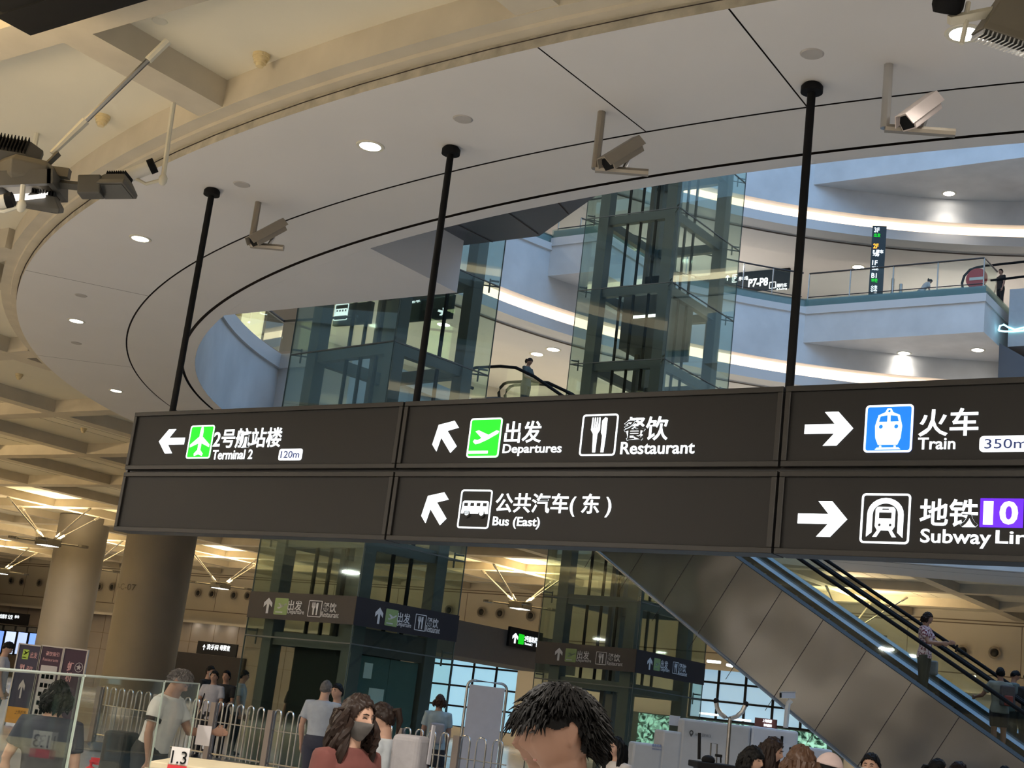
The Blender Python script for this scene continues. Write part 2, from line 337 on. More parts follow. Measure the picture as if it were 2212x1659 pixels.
# --- back wall of the hall with bulkhead, glazing and shop fronts
VW = 63.2
struct('wall_back', MB().ubox(-130, 70, VW, VW+.3, 0, 8.9), WALLM)
struct('wall_left', MB().ubox(-128, -127.7, -36, VW, 0, 8.9), WALLM); struct('wall_right', MB().ubox(62, 62.3, -36, VW, 0, 8.9), WALLM); struct('wall_front', MB().ubox(-128, 62.3, -36.3, -36, 0, 8.9), WALLM)
gl = MB()
for z in (5.75, 7.98, 8.12): gl.ubox(-120, 60, VW-.02, VW, z, z+.05)
for k in range(-24, 12): gl.ubox(U0+PIT*k-.012, U0+PIT*k+.012, VW-.012, VW, 5.8, 8.0)
struct('trim_24', gl, mat('wall_joint', (.22, .17, .12), .8))
struct('trim_25', MB().ubox(-130, 70, VW-.9, VW, 5.05, 5.35).ubox(-130, 70, VW-.9, VW-.8, 4.9, 5.35), WALLM)
struct('trim_26', MB().ubox(-130, -54, VW-.65, VW-.5, 5.06, 5.12), COVE)
struct('wall_lower', MB().ubox(-130, -44, VW-.08, VW+.1, 0, 5.05), WALLD)
lj = MB()
for z in (2.6, 3.7): lj.ubox(-130, -44, VW-.1, VW-.07, z, z+.03)
for k in range(40): lj.ubox(-130+2.2*k-.015, -130+2.2*k+.015, VW-.1, VW-.07, 0, 5.0)
struct('trim_27', lj, mat('wall_joint', (.22, .17, .12), .8))
# ================================================================== THE HANGING SIGN
VS = 11.70; SU = [-14.72, -10.08, -5.46, -.86]; SZ = [(3.29, 4.055), (4.095, 4.86)]
SN = -VX                                                # the face looks back along -v
def sp(x, y): p = atv(x, y, VS-.16); return p.dot(UX), p.z
def spbox(x0, x1, y0, y1):                              # pixel box -> u, z box on the face
    a, b = sp(x0, (y0+y1)/2), sp(x1, (y0+y1)/2); c, d = sp((x0+x1)/2, y0), sp((x0+x1)/2, y1); return a[0], b[0], d[1], c[1]
sign = thing('hanging_sign', 'long black overhead direction sign with lit panels on three thin poles', 'sign', W(-7.7, VS, 3.29))
for (px, py) in ((462, 410), (975, 318), (1746, 173)):
    p = atz(px, py, 8.0); p = W(p.dot(UX), VS, 8.0)
    pole = obj('pole', MB().tube([p, p+Vector((0, 0, -3.14))], .042, 10), BLACK, sign, True)
    obj('flange', MB().lathe([(.03, -.10), (.11, -.09), (.11, -.03), (.085, 0), (.03, 0)], p, 20), BLACK, pole, True)
SURF = VS-.12
def art(panel, name, mb, m, lift=.0, box=None):
    mb = on_plane(mb, W(0, SURF, 0), UX, Vector((0, 0, 1)), .006)
    for q in mb.v: q -= VX*(.004+lift)
    return obj(name, mb, m, panel)
def sbox(x0, x1, y0, y1, mb): return fit(mb, *spbox(x0, x1, y0, y1))
panels = {}
for r, (z0, z1) in enumerate(SZ):
    for c in range(3):
        u0, u1 = SU[c]+.012, SU[c+1]-.012
        p = obj('sign_panel', MB().ubox(u0+.05, u1-.05, SURF, VS+.12, z0+.05, z1-.05), SIGN, sign); panels[(r, c)] = p
        fr = MB(); y0, y1 = SURF-.028, VS+.13
        fr.ubox(u0, u1, y0, y1, z0, z0+.055).ubox(u0, u1, y0, y1, z1-.055, z1).ubox(u0, u0+.055, y0, y1, z0+.055, z1-.055).ubox(u1-.055, u1, y0, y1, z0+.055, z1-.055)
        obj('panel_frame', fr, SIGNF, p, bevel=.006)
obj('hanger_rail', MB().ubox(SU[0]+.03, SU[3]-.03, VS-.07, VS+.07, 4.04, 4.11).ubox(SU[0]-.03, SU[0]+.01, VS-.09, VS+.09, 3.31, 4.74), DARK, sign)
def quadbox(tl, tr, bl, br):                            # an icon's box from four measured corners
    P = [sp(*q) for q in (tl, tr, bl, br)]
    return (P[0][0]+P[2][0])/2, (P[1][0]+P[3][0])/2, (P[2][1]+P[3][1])/2, (P[0][1]+P[1][1])/2
def icon(panel, q, bg, loops, extra=(), rim=True):
    x0, x1, z0, z1 = quadbox(*q)
    def put(nm, lps, m, lift):
        mb = shape_mb(lps)
        for p in mb.v: p.x = x0+p.x*(x1-x0); p.y = z0+p.y*(z1-z0)
        art(panel, nm, mb, m, lift)
    if bg: put('icon_ground', [rrect(0, 1, 0, 1, .08)], bg, 0)
    put('icon_rim', frame_loops(), LWHITE, .004); put('pictogram', loops, LWHITE, .006)
    for lp, m in extra: put('pictogram_detail', [lp], m, .010)
def words(panel, s, box, m=LWHITE, name='lettering', bold=.014, lift=.002, sp_=1.0): art(panel, name, sbox(*box, text_mb(s, bold, sp_)), m, lift)
def pill(panel, box, s):
    x0, x1, z0, z1 = spbox(*box); k = (z1-z0)/(x1-x0); mb = shape_mb([rrect(0, 1, 0, k, .08)])
    art(panel, 'distance_plate', fit(mb, x0, x1, z0, z1), LWHITE, 0)
    w = box[1]-box[0]; h = box[3]-box[2]; words(panel, s, (box[0]+w*.10, box[1]-w*.10, box[2]+h*.2, box[3]-h*.2), INKB, 'distance_text', .0, .008)
def arrow(panel, box, deg):
    mb = shape_mb([rot2(ARROW, deg)]); art(panel, 'arrow', sbox(*box, mb), LWHITE, .002)
A1, A2, A3, B2, B3 = panels[(1, 0)], panels[(1, 1)], panels[(1, 2)], panels[(0, 1)], panels[(0, 2)]
arrow(A1, (339, 394, 926, 978), 180); icon(A1, ((409, 918), (460, 917), (397, 990), (449, 989)), LGREEN, PLANE_UP)
words(A1, '2号航站楼', (458, 604, 923, 966)); words(A1, 'Terminal 2', (455, 541, 970, 991)); pill(A1, (598, 648, 968, 993), '120m')
arrow(A2, (932, 985, 908, 977), 133); icon(A2, ((1014, 902), (1083, 901), (1003, 987), (1072, 987)), LGREEN, TAKEOFF)
words(A2, '出发', (1087, 1166, 908, 955)); words(A2, 'Departures', (1082, 1209, 957, 983))
icon(A2, ((1256, 894), (1334, 892), (1247, 983), (1324, 983)), None, FORK); words(A2, '餐饮', (1344, 1440, 898, 950)); words(A2, 'Restaurant', (1337, 1497, 952, 979))
arrow(A3, (1735, 1840, 888, 961), 0); icon(A3, ((1868, 874), (1972, 871), (1862, 976), (1966, 975)), LBLUE, TRAIN)
words(A3, '火车', (1982, 2111, 880, 940)); words(A3, 'Train', (1980, 2061, 943, 969)); pill(A3, (2113, 2228, 939, 974), '350m')
arrow(B2, (908, 963, 1062, 1133), 133); icon(B2, ((993, 1057), (1061, 1056), (983, 1140), (1051, 1141)), None, BUS, [(w, SIGN) for w in WHEELS]+[(circ(x, .40, .075, 14), LWHITE) for x in (.27, .74)])
words(B2, '公共汽车( 东 )', (1066, 1317, 1064, 1114)); words(B2, 'Bus (East)', (1060, 1162, 1115, 1141))
arrow(B3, (1720, 1827, 1081, 1158), 0); icon(B3, ((1860, 1064), (1966, 1065), (1853, 1172), (1960, 1174)), None, SUBWAY)
words(B3, '地铁', (1984, 2111, 1076, 1136))
art(B3, 'line_plate', sbox(2114, 2208, 1075, 1138, shape_mb([rrect(0, 1, 0, .7, .01)])), LPURP, 0); words(B3, '1', (2122, 2143, 1081, 1132), bold=.02, lift=.008); words(B3, '0', (2157, 2197, 1081, 1132), bold=.03, lift=.008)
words(B3, 'Subway', (1985, 2138, 1142, 1182)); words(B3, 'Line', (2148, 2252, 1145, 1174))

# ================================================================== FITTINGS ON THE WHITE SOFFIT
def disc(p, r, m, name, parent, d=.02): return obj(name, MB().lathe([(.01, -d), (r*.92, -d), (r, 0), (.01, 0)], p, 20), m, parent, True)
def downlight(p, r, label, power=0, group=None, lens=LAMPW):
    t = thing('ceiling_downlight', label, 'ceiling light', p, 0, group)
    obj('trim_ring', MB().lathe([(r, -.012), (r*1.28, -.012), (r*1.34, 0), (r, 0), (r, -.012)], p, 24, None, False), PALEM, t, True)
    obj('lens', MB().lathe([(.01, -.007), (r, -.007), (r, -.001), (.01, -.001)], p, 20), lens, t)
    if power:
        l = bpy.data.lights.new('downlight', 'SPOT'); l.energy = power; l.color = SOFT; l.spot_size = 2.0; l.spot_blend = .8; l.shadow_soft_size = .1
        o = bpy.data.objects.new('downlight_beam', l); o.location = p+Vector((0, 0, -.05)); C.objects.link(o)
for (x, y, lb) in ((800, 315, 'round downlight in the white ring soffit above the second sign pole'), (303, 515, 'round downlight in the white ring soffit under the curved dark beam'),
                   (165, 693, 'round downlight at the outer bend of the white ring soffit'), (251, 844, 'round downlight in the white ring soffit just above the sign end'), (2083, 72, 'bright downlight in the white soffit behind the white camera arm')):
    downlight(atz(x, y, 7.998), .13, lb, PW['spot'])
for (x, y, lb) in ((1000, 257, 'flush disc in the soffit up from the second sign pole top'), (1754, 116, 'flush disc in the soffit above the third sign pole top'), (522, 398, 'flush disc in the soffit beside the first sign pole top'),
                   (175, 638, 'flush disc above the downlight at the bend of the ring'), (165, 741, 'flush disc below the downlight at the bend of the ring')):
    p = atz(x, y, 7.999); o = obj('ceiling_disc', MB().lathe([(.01, -.012), (.10, -.012), (.115, 0), (.01, 0)], p, 22), mat('disc_grey', (.46, .43, .40), .7)); tag(o, lb, 'ceiling cover', 'flush ceiling discs')
def cctv(px, py, base, label, drop, arm, yaw, body=CCTVM):
    """a camera housing on an L-shaped post hanging from the soffit"""
    p = atz(px, py, 8.0); q = aty(base[0], base[1], p.y); z = q.z
    t = thing('security_camera', label, 'security camera', p, 0, 'cameras hanging from the ring soffit')
    obj('hanging_post', MB().tube([p, (p.x, p.y, z)], .045, 8), STEEL if body is not CCTVM else mat('post_bronze', (.34, .30, .25), .35, .6), t, True)
    d = aty(arm[0], arm[1], p.y)-Vector((p.x, p.y, z)); e = Vector((d.x, d.y, d.z*0)); L = d.length
    ax = Vector((1, -.12, .0)).normalized()
    obj('arm', MB().tube([(p.x, p.y, z), Vector((p.x, p.y, z))+ax*L], .045, 8), mat('post_bronze', (.34, .30, .25), .35, .6), t, True)
    c = Vector((p.x, p.y, z))+ax*L*.52+Vector((0, 0, .20)); M = Matrix.Translation(c) @ Matrix.Rotation(yaw, 4, 'Z') @ Matrix.Rotation(radians(42), 4, 'X')
    h = MB(); prof = [(-.075, -.075), (.075, -.075), (.085, .02), (.05, .085), (-.05, .085), (-.085, .02)]
    h.loft([[M @ Vector((x, y, zz)) for x, zz in prof] for y in (-.30, .22)]); obj('housing', h, body, t, bevel=.008)
    h = MB(); prof2 = [(-.10, -.01), (-.058, .10), (.058, .10), (.10, -.01), (.09, -.01), (.052, .09), (-.052, .09), (-.09, -.01)]
    h.loft([[M @ Vector((x, y, zz)) for x, zz in prof2] for y in (-.36, .26)]); obj('sun_shield', h, body, t)
    obj('lens_window', MB().loft([[M @ Vector((x*.8, y, zz*.8)) for x, zz in prof] for y in (-.302, -.31)]), BLACK, t)
    obj('bracket', MB().tube([M @ Vector((0, .02, -.07)), c+Vector((0, 0, -.2))], .025, 8), STEEL, t)
cctv(558, 437, (545, 530), 'beige security camera on a thin post near the left bend of the ring', 0, (615, 522), radians(-52))
cctv(1300, 242, (1287, 365), 'beige security camera on a hanging post between the second and third sign poles', 0, (1398, 347), radians(-52))
cctv(1920, 140, (1903, 276), 'pale security camera on a steel post right of the third sign pole', 0, (2052, 250), radians(-52), mat('camera_pink', (.72, .62, .58), .5))
def detector(px, py, z, label, r=.10):
    p = atz(px, py, z); o = obj('smoke_detector', MB().lathe([(.01, -.15), (r*.45, -.15), (r*.5, -.11), (r*.72, -.11), (r*.72, -.075), (r*.86, -.075), (r*.86, -.04), (r, -.04), (r, 0), (.01, 0)], p, 20), mat('detector_cream', (.74, .60, .34), .5)); tag(o, label, 'smoke detector', 'ringed smoke detectors')
detector(565, 118, ZP, 'stepped round smoke detector in the coffer above the curved beam'); detector(222, 250, ZP, 'stepped round smoke detector behind the slanted lamp rod')
detector(12, 600, ZP, 'smoke detector in the small coffer left of the ring bend'); detector(42, 808, ZP, 'smoke detector in the big coffer under the ring bend'); detector(181, 925, ZP, 'smoke detector in the coffer left of the sign end')
p = atz(345, 45, ZP); tag(obj('ceiling_disc', MB().lathe([(.01, -.012), (.08, -.012), (.09, 0), (.01, 0)], p, 20), PALEM), 'cream flush disc in the coffer beside the lamp rod', 'ceiling cover', 'flush ceiling discs')

# ================================================================== CEILING LAMPS ON FOUR RODS
def rod(t, a, b, r=.022):
    k = obj('rod', MB().tube([a, b], r, 6), STEEL if r > .02 else PALEM, t, True); d = (b-a).normalized()
    obj('rod_end', MB().tube([a, a+d*.5], [r*1.2, r*1.7], 8), PALEM, k, True); obj('rod_end', MB().tube([b-d*.3, b], [r*1.6, r*1.6], 8), PALEM, k, True)
def spider(u, v, label, z=6.62, far=True, spread=2.5, lamps=True):
    t = thing('rod_lamp', label, 'ceiling lamp', W(u, v, z), 0, 'lamps hung on four rods')
    hub = MB().ubox(u-.42, u+.42, v-.42, v+.42, z-.16, z+.16); obj('hub', hub, LAMPM, t, bevel=.03)
    obj('lens', MB().ubox(u-.34, u+.34, v-.34, v+.34, z-.175, z-.161), lit('hub_lens', (1, .96, .88), 2.5), t)
    for du, dv in ((1, 0), (-1, 0), (0, 1), (0, -1)):
        rod(t, W(u+du*.36, v+dv*.36, z+.14), W(u+du*spread, v+dv*spread, ZB), .035)
        if far:
            ex, ey = (du-dv)*.7, (dv+du)*.7
            obj('arm', MB().tube([W(u+ex*.4, v+ey*.4, z), W(u+ex*1.5, v+ey*1.5, z)], .05, 6), LAMPM, t)
            obj('floodlight', MB().lathe([(.05, -.06), (.24, -.05), (.24, .05), (.05, .06)], W(u+ex*1.55, v+ey*1.55, z), 8), LAMPM, t)
    if lamps:
        area('rod_lamp_up', W(u, v, z+.25), .9, PW['up'], (1.0, .76, .43), (pi, 0, 0)); area('rod_lamp_down', W(u, v, z-.19), .6, PW['down'], SOFT)
    return t
SPOTS = [(-8, 6, 'rod lamp in front of the far round column'), (-13, 9, 'small rod lamp at the far end above the blue screens'), (-9, 9, 'small rod lamp right of the near round column under the sign'),
         (-5, 9, 'small rod lamp seen between the two glass lift shafts'), (-2, 9.4, 'rod lamp under the hall ceiling beyond the escalator glass'), (-11, 6.6, 'rod lamp cut by the edge of the view above the far column'), (-10, 8, 'small rod lamp between the two round columns')]
for ku, kv, lb in SPOTS: spider(U0+PIT*ku, V0+PIT*kv, lb)
HN = (U0, V0)
near = thing('rod_lamp', 'big grey ceiling lamp with floodlights on slanted rods, nearest the viewer', 'ceiling lamp', W(U0, V0, 6.8), 0, 'lamps hung on four rods')
def hubw(px, py, dz=0): return aty(px, py, W(U0, V0).y)+Vector((0, 0, dz))
hc = hubw(62, 380); HU = .36
g = MB(); rng = [(cos(2*pi*i/6+.3), sin(2*pi*i/6+.3)) for i in range(6)]
g.loft([[hc+Vector((x*r, y*r, z)) for x, y in rng] for r, z in ((.26, -.17), (.33, -.10), (.36, .05), (.30, .12), (.12, .14))]); obj('hub', g, mat('hub_grey', (.17, .15, .115), .5, .2), near, bevel=.012)
obj('lens', MB().box((-.24, -.2, -.02), (.24, .2, .02), Matrix.Translation(hubw(55, 424)) @ Matrix.Rotation(radians(-14), 4, 'Y') @ Matrix.Rotation(radians(28), 4, 'X')), lit('lens_near', (1, .95, .9), .7), near)
bz = MB(); Mx = Matrix.Translation(hubw(60, 412)) @ Matrix.Rotation(radians(-10), 4, 'Y'); bz.box((-.32, -.28, -.04), (.32, -.22, .12), Mx).box((-.32, .22, -.04), (.32, .28, .12), Mx).box((-.34, -.28, -.04), (-.28, .28, .12), Mx).box((.28, -.28, -.04), (.34, .28, .12), Mx)
obj('lens_bezel', bz, LAMPM, near)
ra, rb = hubw(112, 332), hubw(452, 2); rod(near, ra, ra+(rb-ra)*((ZB-ra.z)/(rb.z-ra.z)), .028)
rod(near, hubw(-12, 345), W(U0-2.6, V0, ZB), .028)
def flood(c, yaw, pitch, s=.24):
    M = Matrix.Translation(c) @ Matrix.Rotation(yaw, 4, 'Z') @ Matrix.Rotation(pitch, 4, 'X')
    f = obj('floodlight', MB().loft([[M @ Vector((x*s*k, y*s*k*.72, z*s)) for x, y in ((-1, -1), (1, -1), (1, 1), (-1, 1))] for k, z in ((.6, -.5), (1, .1), (1, .34))]), LAMPM, near, bevel=.01)
    fin = MB()
    for k in range(9): x = -.5+k*.125; fin.box((x*s*1.1-.004, -.40*s, -.72*s), (x*s*1.1+.004, .40*s, -.48*s), M)
    obj('cooling_fins', fin, BLACK, f); obj('reflector', MB().box((-.86*s, -.6*s, .34*s), (.86*s, .6*s, .37*s), M), mat('lamp_glass', (.07, .07, .065), .25), f)
flood(hubw(30, 335), radians(8), radians(64+175), .26); flood(hubw(250, 402), radians(-20), radians(165), .20); flood(hubw(92, 440), radians(10), radians(200), .20)
obj('arm', MB().tube([hubw(112, 396), hubw(190, 404)], .05, 4).tube([hubw(80, 400), hubw(90, 440)], .045, 4), LAMPM, near)
kn = MB(); Mx = Matrix.Translation(hubw(197, 405)) @ Matrix.Rotation(radians(-8), 4, 'Y'); kn.box((-.12, -.10, -.10), (.12, .10, .11), Mx); obj('joint', kn, LAMPM, near, bevel=.015)
obj('bracket', MB().box((-.01, -.05, -.10), (.01, .05, .10), Matrix.Translation(hubw(113, 345)) @ Matrix.Rotation(radians(35), 4, 'Y')).box((-.09, -.05, -.05), (.09, .05, .05), Matrix.Translation(hubw(132, 374))), mat('hub_grey', (.17, .15, .115), .5, .2), near)
area('rod_lamp_up', W(U0-.5, V0-3.6, 6.4), 2.6, PW['up']*.4, (1.0, .76, .43), (pi, 0, 0), disk=True)
# the white bullet camera on its own drop pipe, a cable conduit, and the camera pair seen top right
def bullet(name, label, a, b, r, pipe, dep):
    t = thing(name, label, 'security camera', aty(*pipe[0], dep)); A, B = aty(*a, dep), aty(*b, dep)
    d = (B-A).normalized(); obj('housing', MB().tube([A, B], r, 14), mat('camera_white', (.80, .77, .70), .4), t, True)
    obj('front_cap', MB().tube([B-d*.02, B+d*.05], r*1.12, 14), BLACK, t, True); obj('rear_cap', MB().tube([A-d*.09, A-d*.03, A+d*.01], [r*.5, r*.85, r*.9], 14), BLACK, t, True)
    obj('drop_pipe', MB().tube([aty(*p, dep) for p in pipe], .028, 8), PALEM, t, True); E0 = aty(*pipe[-1], dep)
    obj('pipe_box', MB().ball(E0, (.05, .05, .07), 10), PALEM, t, True); obj('bracket', MB().tube([E0, E0*.6+A*.4+Vector((0, 0, -.06)), (A+B)/2-Vector((0, 0, r))], .02, 6), PALEM, t)
bullet('bullet_camera', 'white bullet camera on a cream drop pipe beside the big lamp', (266, 384), (326, 360), .075, [(375, 222), (352, 388)], W(U0, V0).y+.4)
bullet('bullet_camera', 'white bullet camera under the big lamp at the edge of the view', (-40, 445), (18, 434), .075, [(50, 400), (46, 445)], W(U0, V0).y-.6)
pp = [aty(x, y, 18.0) for x, y in ((-60, 193), (0, 222), (60, 248), (78, 258), (83, 272), (72, 330))]
tag(obj('cable_conduit', MB().tube(pp, .038, 8), PALEM, None, True), 'cream cable conduit bending down to the big lamp', 'conduit')
t = thing('camera_cluster', 'dark camera and grey floodlight on a white arm in the top corner', 'security camera', atz(2090, 70, 8)); D = 9.5
obj('arm', MB().tube([aty(2050, 44, D), aty(2215, 12, D)], .045, 4).tube([aty(2085, 45, D), aty(2092, 5, D)], .02, 6).tube([aty(2077, 95, D), aty(2088, 45, D)], .02, 6), PALEM, t)
obj('camera_head', MB().lathe([(.02, -.07), (.10, -.07), (.12, -.02), (.12, .07), (.06, .10)], aty(2048, 8, D), 14, Matrix.Rotation(radians(35), 4, 'X')), BLACK, t, True)
M = Matrix.Translation(aty(2190, 45, D)) @ Matrix.Rotation(radians(12), 4, 'Y') @ Matrix.Rotation(radians(20), 4, 'X'); fl = MB(); fl.loft([[M @ Vector((x*k, y*k*.8, z)) for x, y in ((-1, -1), (1, -1), (1, 1), (-1, 1))] for k, z in ((.24, -.16), (.22, -.1), (.14, .22))])
f = obj('floodlight', fl, mat('hub_grey', (.17, .15, .115), .5, .2), t, bevel=.012); fin = MB()
for k in range(14): x = -.22+k*.033; fin.box((x-.006, -.2, -.2), (x+.006, .18, -.162), M)
obj('cooling_fins', fin, CHROME, f)
e0 = atz(66, 77, 7.7); e1 = atz(10, 34, 7.7); ut, vt = uv(e0); ul, vl = uv(e1)
tag(obj('cable_tray', MB().ubox(ut, ut+5, vt-.42, vt, 7.7, 7.95).ubox(ul, ut+5, vt-1.6, vt-.42, 7.72, 7.9), BLACK), 'black cable tray under the ceiling in the top corner', 'cable tray')
# ================================================================== ROUND COLUMNS
def column(u, v, r, label, text=None):
    p = W(u, v); t = thing('round_column', label, 'column', p)
    obj('shaft', MB().lathe([(r, 0), (r, ZB+.3)], p, 64), COLM, t, True); obj('base_ring', MB().lathe([(r+.03, 0), (r+.03, .25), (r, .26)], p, 64, None, False), STEEL, t, True)
    if text:
        mb = text_mb(text, .004); a0, a1, z0, z1 = text_at; fit(mb, a0, a1, z0, z1); rr = r+.004
        mb.v = [p+Vector((sin(q.x)*rr, -cos(q.x)*rr, q.y)) for q in mb.v]; obj('stencil_text', mb, mat('stencil', (.16, .14, .12), .8), t)
cp = W(-39.3, 33.05); text_at = []
for px in (252, 294):                                   # where the stencil sits on the round face
    r_ = ray(px, 1270); r2 = Vector((r_.x, r_.y)); o2 = Vector((-cp.x, -cp.y)); bq = r2.dot(o2); cq = o2.dot(o2)-1.22**2; aq = r2.dot(r2)
    tq = (-bq-sqrt(max(0.0, bq*bq-aq*cq)))/aq; h = r_*tq; text_at.append(atan2(h.x-cp.x, -(h.y-cp.y))); zq = CH+h.z
text_at += [zq-.10, zq+.12]
column(-39.3, 33.05, 1.22, 'thick round concrete column with stencilled code below the sign end', 'B1-C-07')
column(-57.4, 43.3, 1.22, 'round concrete column farther back, left of the stencilled one')

# ================================================================== GLASS LIFT SHAFTS
def plane_art(o, ex, px, py):                           # pixel -> (along, up) on the vertical plane through o along ex
    n = Vector((-ex.y, ex.x, 0)); p = atplane(px, py, o, n); return (p-o).dot(ex), p.z
def pbox(o, ex, x0, x1, y0, y1):
    ym, xm = (y0+y1)/2, (x0+x1)/2
    return plane_art(o, ex, x0, ym)[0], plane_art(o, ex, x1, ym)[0], plane_art(o, ex, xm, y1)[1], plane_art(o, ex, xm, y0)[1]
GREY = mat('band_print', (.66, .66, .66), .6); SAGE = mat('band_green', (.26, .36, .14), .6); BAND = mat('band_black', (.020, .018, .022), .45)
def tower(name, label, c, ang, LR, LL, ztop, faces, doors, K=1.0):
    t = thing(name, label, 'lift shaft', (c[0], c[1], 0), ang)
    P = lambda n, mb, m, par=None, sm=False: obj(n, mb, m, par or t, sm, world=False)
    q = .40*K; s = .15*K; kz = lambda z: 1.6+(z-1.6)*K; lv = [.0, kz(2.55)]+[kz(4.58+2.02*i) for i in range(20) if kz(4.58+2.02*i) < ztop]
    for x in (q, LR-q):
        for y in (q, LL-q): P('post', MB().box((x-s, y-s, 0), (x+s, y+s, ztop)), STEELP)
    for z in lv[1:]:
        for y in (q, LL-q): P('beam', MB().box((q+s, y-.09, z-.13), (LR-q-s, y+.09, z+.13)), STEELP)
        for x in (q, LR-q): P('beam', MB().box((x-.09, q+s, z-.13), (x+.09, LL-q-s, z+.13)), STEELP)
    for x, y in ((q, q+.55), (q, q+1.05), (q, q+1.5), (q+.75, q), (q+1.25, q)): P('mullion', MB().box((x-.03, y-.03, 2.6), (x+.03, y+.03, ztop)), BLACK)
    for x, y in ((LR*.5, LL*.42), (LR*.5, LL*.66)): P('guide_rail', MB().box((x-.06, y-.06, 0), (x+.06, y+.06, ztop)), LAMPM)
    zs = lv+[ztop]
    for i in range(len(zs)-1):
        a, b = zs[i]+.008, zs[i+1]-.008
        if i == 0: a = .02
        P('glass_pane', MB().box((-.009, 0, a), (.009, LL, b)), GLASSG); P('glass_pane', MB().box((.0, -.009, a), (LR, .009, b)), GLASSG)
        if i: P('glass_pane', MB().box((LR-.009, .01, a), (LR+.009, LL, b)), GLASSG); P('glass_pane', MB().box((.01, LL-.009, a), (LR-.01, LL+.009, b)), GLASSG)
        for x, y in ((0, LL), (LR, 0), (0, 0)):
            if i: 
                dx, dy = (q if x == 0 else LR-q), (q if y == 0 else LL-q)
                P('glass_bracket', MB().tube([(x, y, zs[i]), (dx, dy, zs[i])], .018, 5).tube([(x+(dx-x)*.4, y+(dy-y)*.4, zs[i]-.16), (x+(dx-x)*.4, y+(dy-y)*.4, zs[i]+.16)], .02, 5).tube([(x+(dx-x)*.05, y+(dy-y)*.05, zs[i]+.12), (x+(dx-x)*.4, y+(dy-y)*.4, zs[i]+.12)], .022, 6), STEELP)
        if i: P('glass_joint', MB().box((-.016, 0, zs[i]-.012), (.016, LL, zs[i]+.012)).box((0, -.016, zs[i]-.012), (LR, .016, zs[i]+.012)), STEELP)
    EDGE = mat('glass_edge', (.06, .09, .085), .3)
    for x, y in ((0, 0), (0, LL), (LR, 0)): P('corner_seal', MB().tube([(x, y, .02), (x, y, ztop)], .014, 6), EDGE)
    z0, z1 = kz(2.91), kz(3.455); ex = [Vector((cos(ang), sin(ang), 0)), Vector((-sin(ang), cos(ang), 0))]; o = Vector((c[0], c[1], 0))
    nrm = [-ex[1], -ex[0]]; bands = [MB().box((-.03, -.035, z0), (LR+.01, -.012, z1)), MB().box((-.035, -.03, z0), (-.012, LL+.01, z1))]
    for k in (0, 1):
        bd = P('sign_band', bands[k], BAND); e = ex[k] if k == 0 else -ex[k]; oo = o+nrm[k]*.037
        def put(nm, mb, m, box, par=bd):
            fit(mb, *pbox(oo, e, *box)); on_plane(mb, oo+nrm[k]*.003, e, Vector((0, 0, 1)), .003); obj(nm, mb, m, par)
        A, I, T1, T2, Fk, T3, T4 = faces[k]
        put('arrow', shape_mb([rot2(ARROW, 90)]), GREY, A); put('icon_ground', shape_mb([rrect(0, 1, 0, 1, .06)]), SAGE, I)
        w, h = I[1]-I[0], I[3]-I[2]; put('pictogram', shape_mb(TAKEOFF), LWHITE2, (I[0]+w*.12, I[1]-w*.12, I[2]+h*.3, I[3]-h*.12))
        put('lettering', text_mb('出发', .012), GREY, T1); put('lettering', text_mb('Departure', .008), GREY, T2)
        put('icon_rim', shape_mb(frame_loops(.05, .05)), GREY, Fk); w, h = Fk[1]-Fk[0], Fk[3]-Fk[2]; put('pictogram', shape_mb(FORK), GREY, (Fk[0]+w*.25, Fk[1]-w*.28, Fk[2]+h*.12, Fk[3]-h*.12))
        put('lettering', text_mb('餐饮', .012), GREY, T3); put('lettering', text_mb('Restaurant', .008), GREY, T4)
    DG = mat('door_green', (.10, .17, .155), .25, .1)
    if doors:
        P('lift_car', MB().box((.75, .75, .05), (LR-.75, LL-.75, 2.5)), mat('shaft_inside_dark', (.025, .032, .03), .9, spec=.1))  # dark box added to darken the shaft interior; no car is known here
        for a, b in ((.62, LR*.5-.005), (LR*.5+.005, LR-.62)): P('lift_door', MB().box((a, .34, .03), (b, .40, 2.38)), DG)
        P('door_head', MB().box((.4, .30, 2.4), (LR-.4, .46, 2.9)), LAMPM); P('notice', MB().box((.93, .325, 1.45), (1.33, .338, 1.78)), mat('paper_green', (.66, .74, .68), .7)); P('notice', MB().box((.72, .325, 1.95), (.94, .338, 2.25)), mat('paper_green', (.66, .74, .68), .7))
    return t, P
LWHITE2 = GREY
f1 = [((810, 827, 1312, 1348), (832, 859, 1316, 1353), (858, 886, 1324, 1346), (857, 888, 1344, 1357), (896, 920, 1327, 1363), (921, 947, 1335, 1356), (919, 950, 1353, 1367)),
      ((570, 588, 1291, 1325), (593, 622, 1292, 1328), (622, 653, 1297, 1319), (621, 657, 1317, 1329), (666, 695, 1297, 1333), (697, 727, 1302, 1323), (694, 732, 1322, 1334))]
f2 = [((1398, 1409, 1420, 1447), (1412, 1426, 1422, 1449), (1427, 1443, 1427, 1445), (1427, 1446, 1443, 1453), (1453, 1466, 1430, 1456), (1466, 1482, 1434, 1452), (1465, 1484, 1451, 1460)),
      ((1199, 1215, 1399, 1427), (1221, 1245, 1401, 1430), (1247, 1273, 1406, 1424), (1245, 1277, 1423, 1432), (1287, 1310, 1408, 1436), (1312, 1340, 1412, 1429), (1311, 1345, 1429, 1438))]
t1, P1 = tower('lift_shaft', 'glass lift shaft with steel frame behind the sign, nearer of the two', (-2.47, 27.2), radians(46), 2.80, 3.35, 13.2, f1, True)
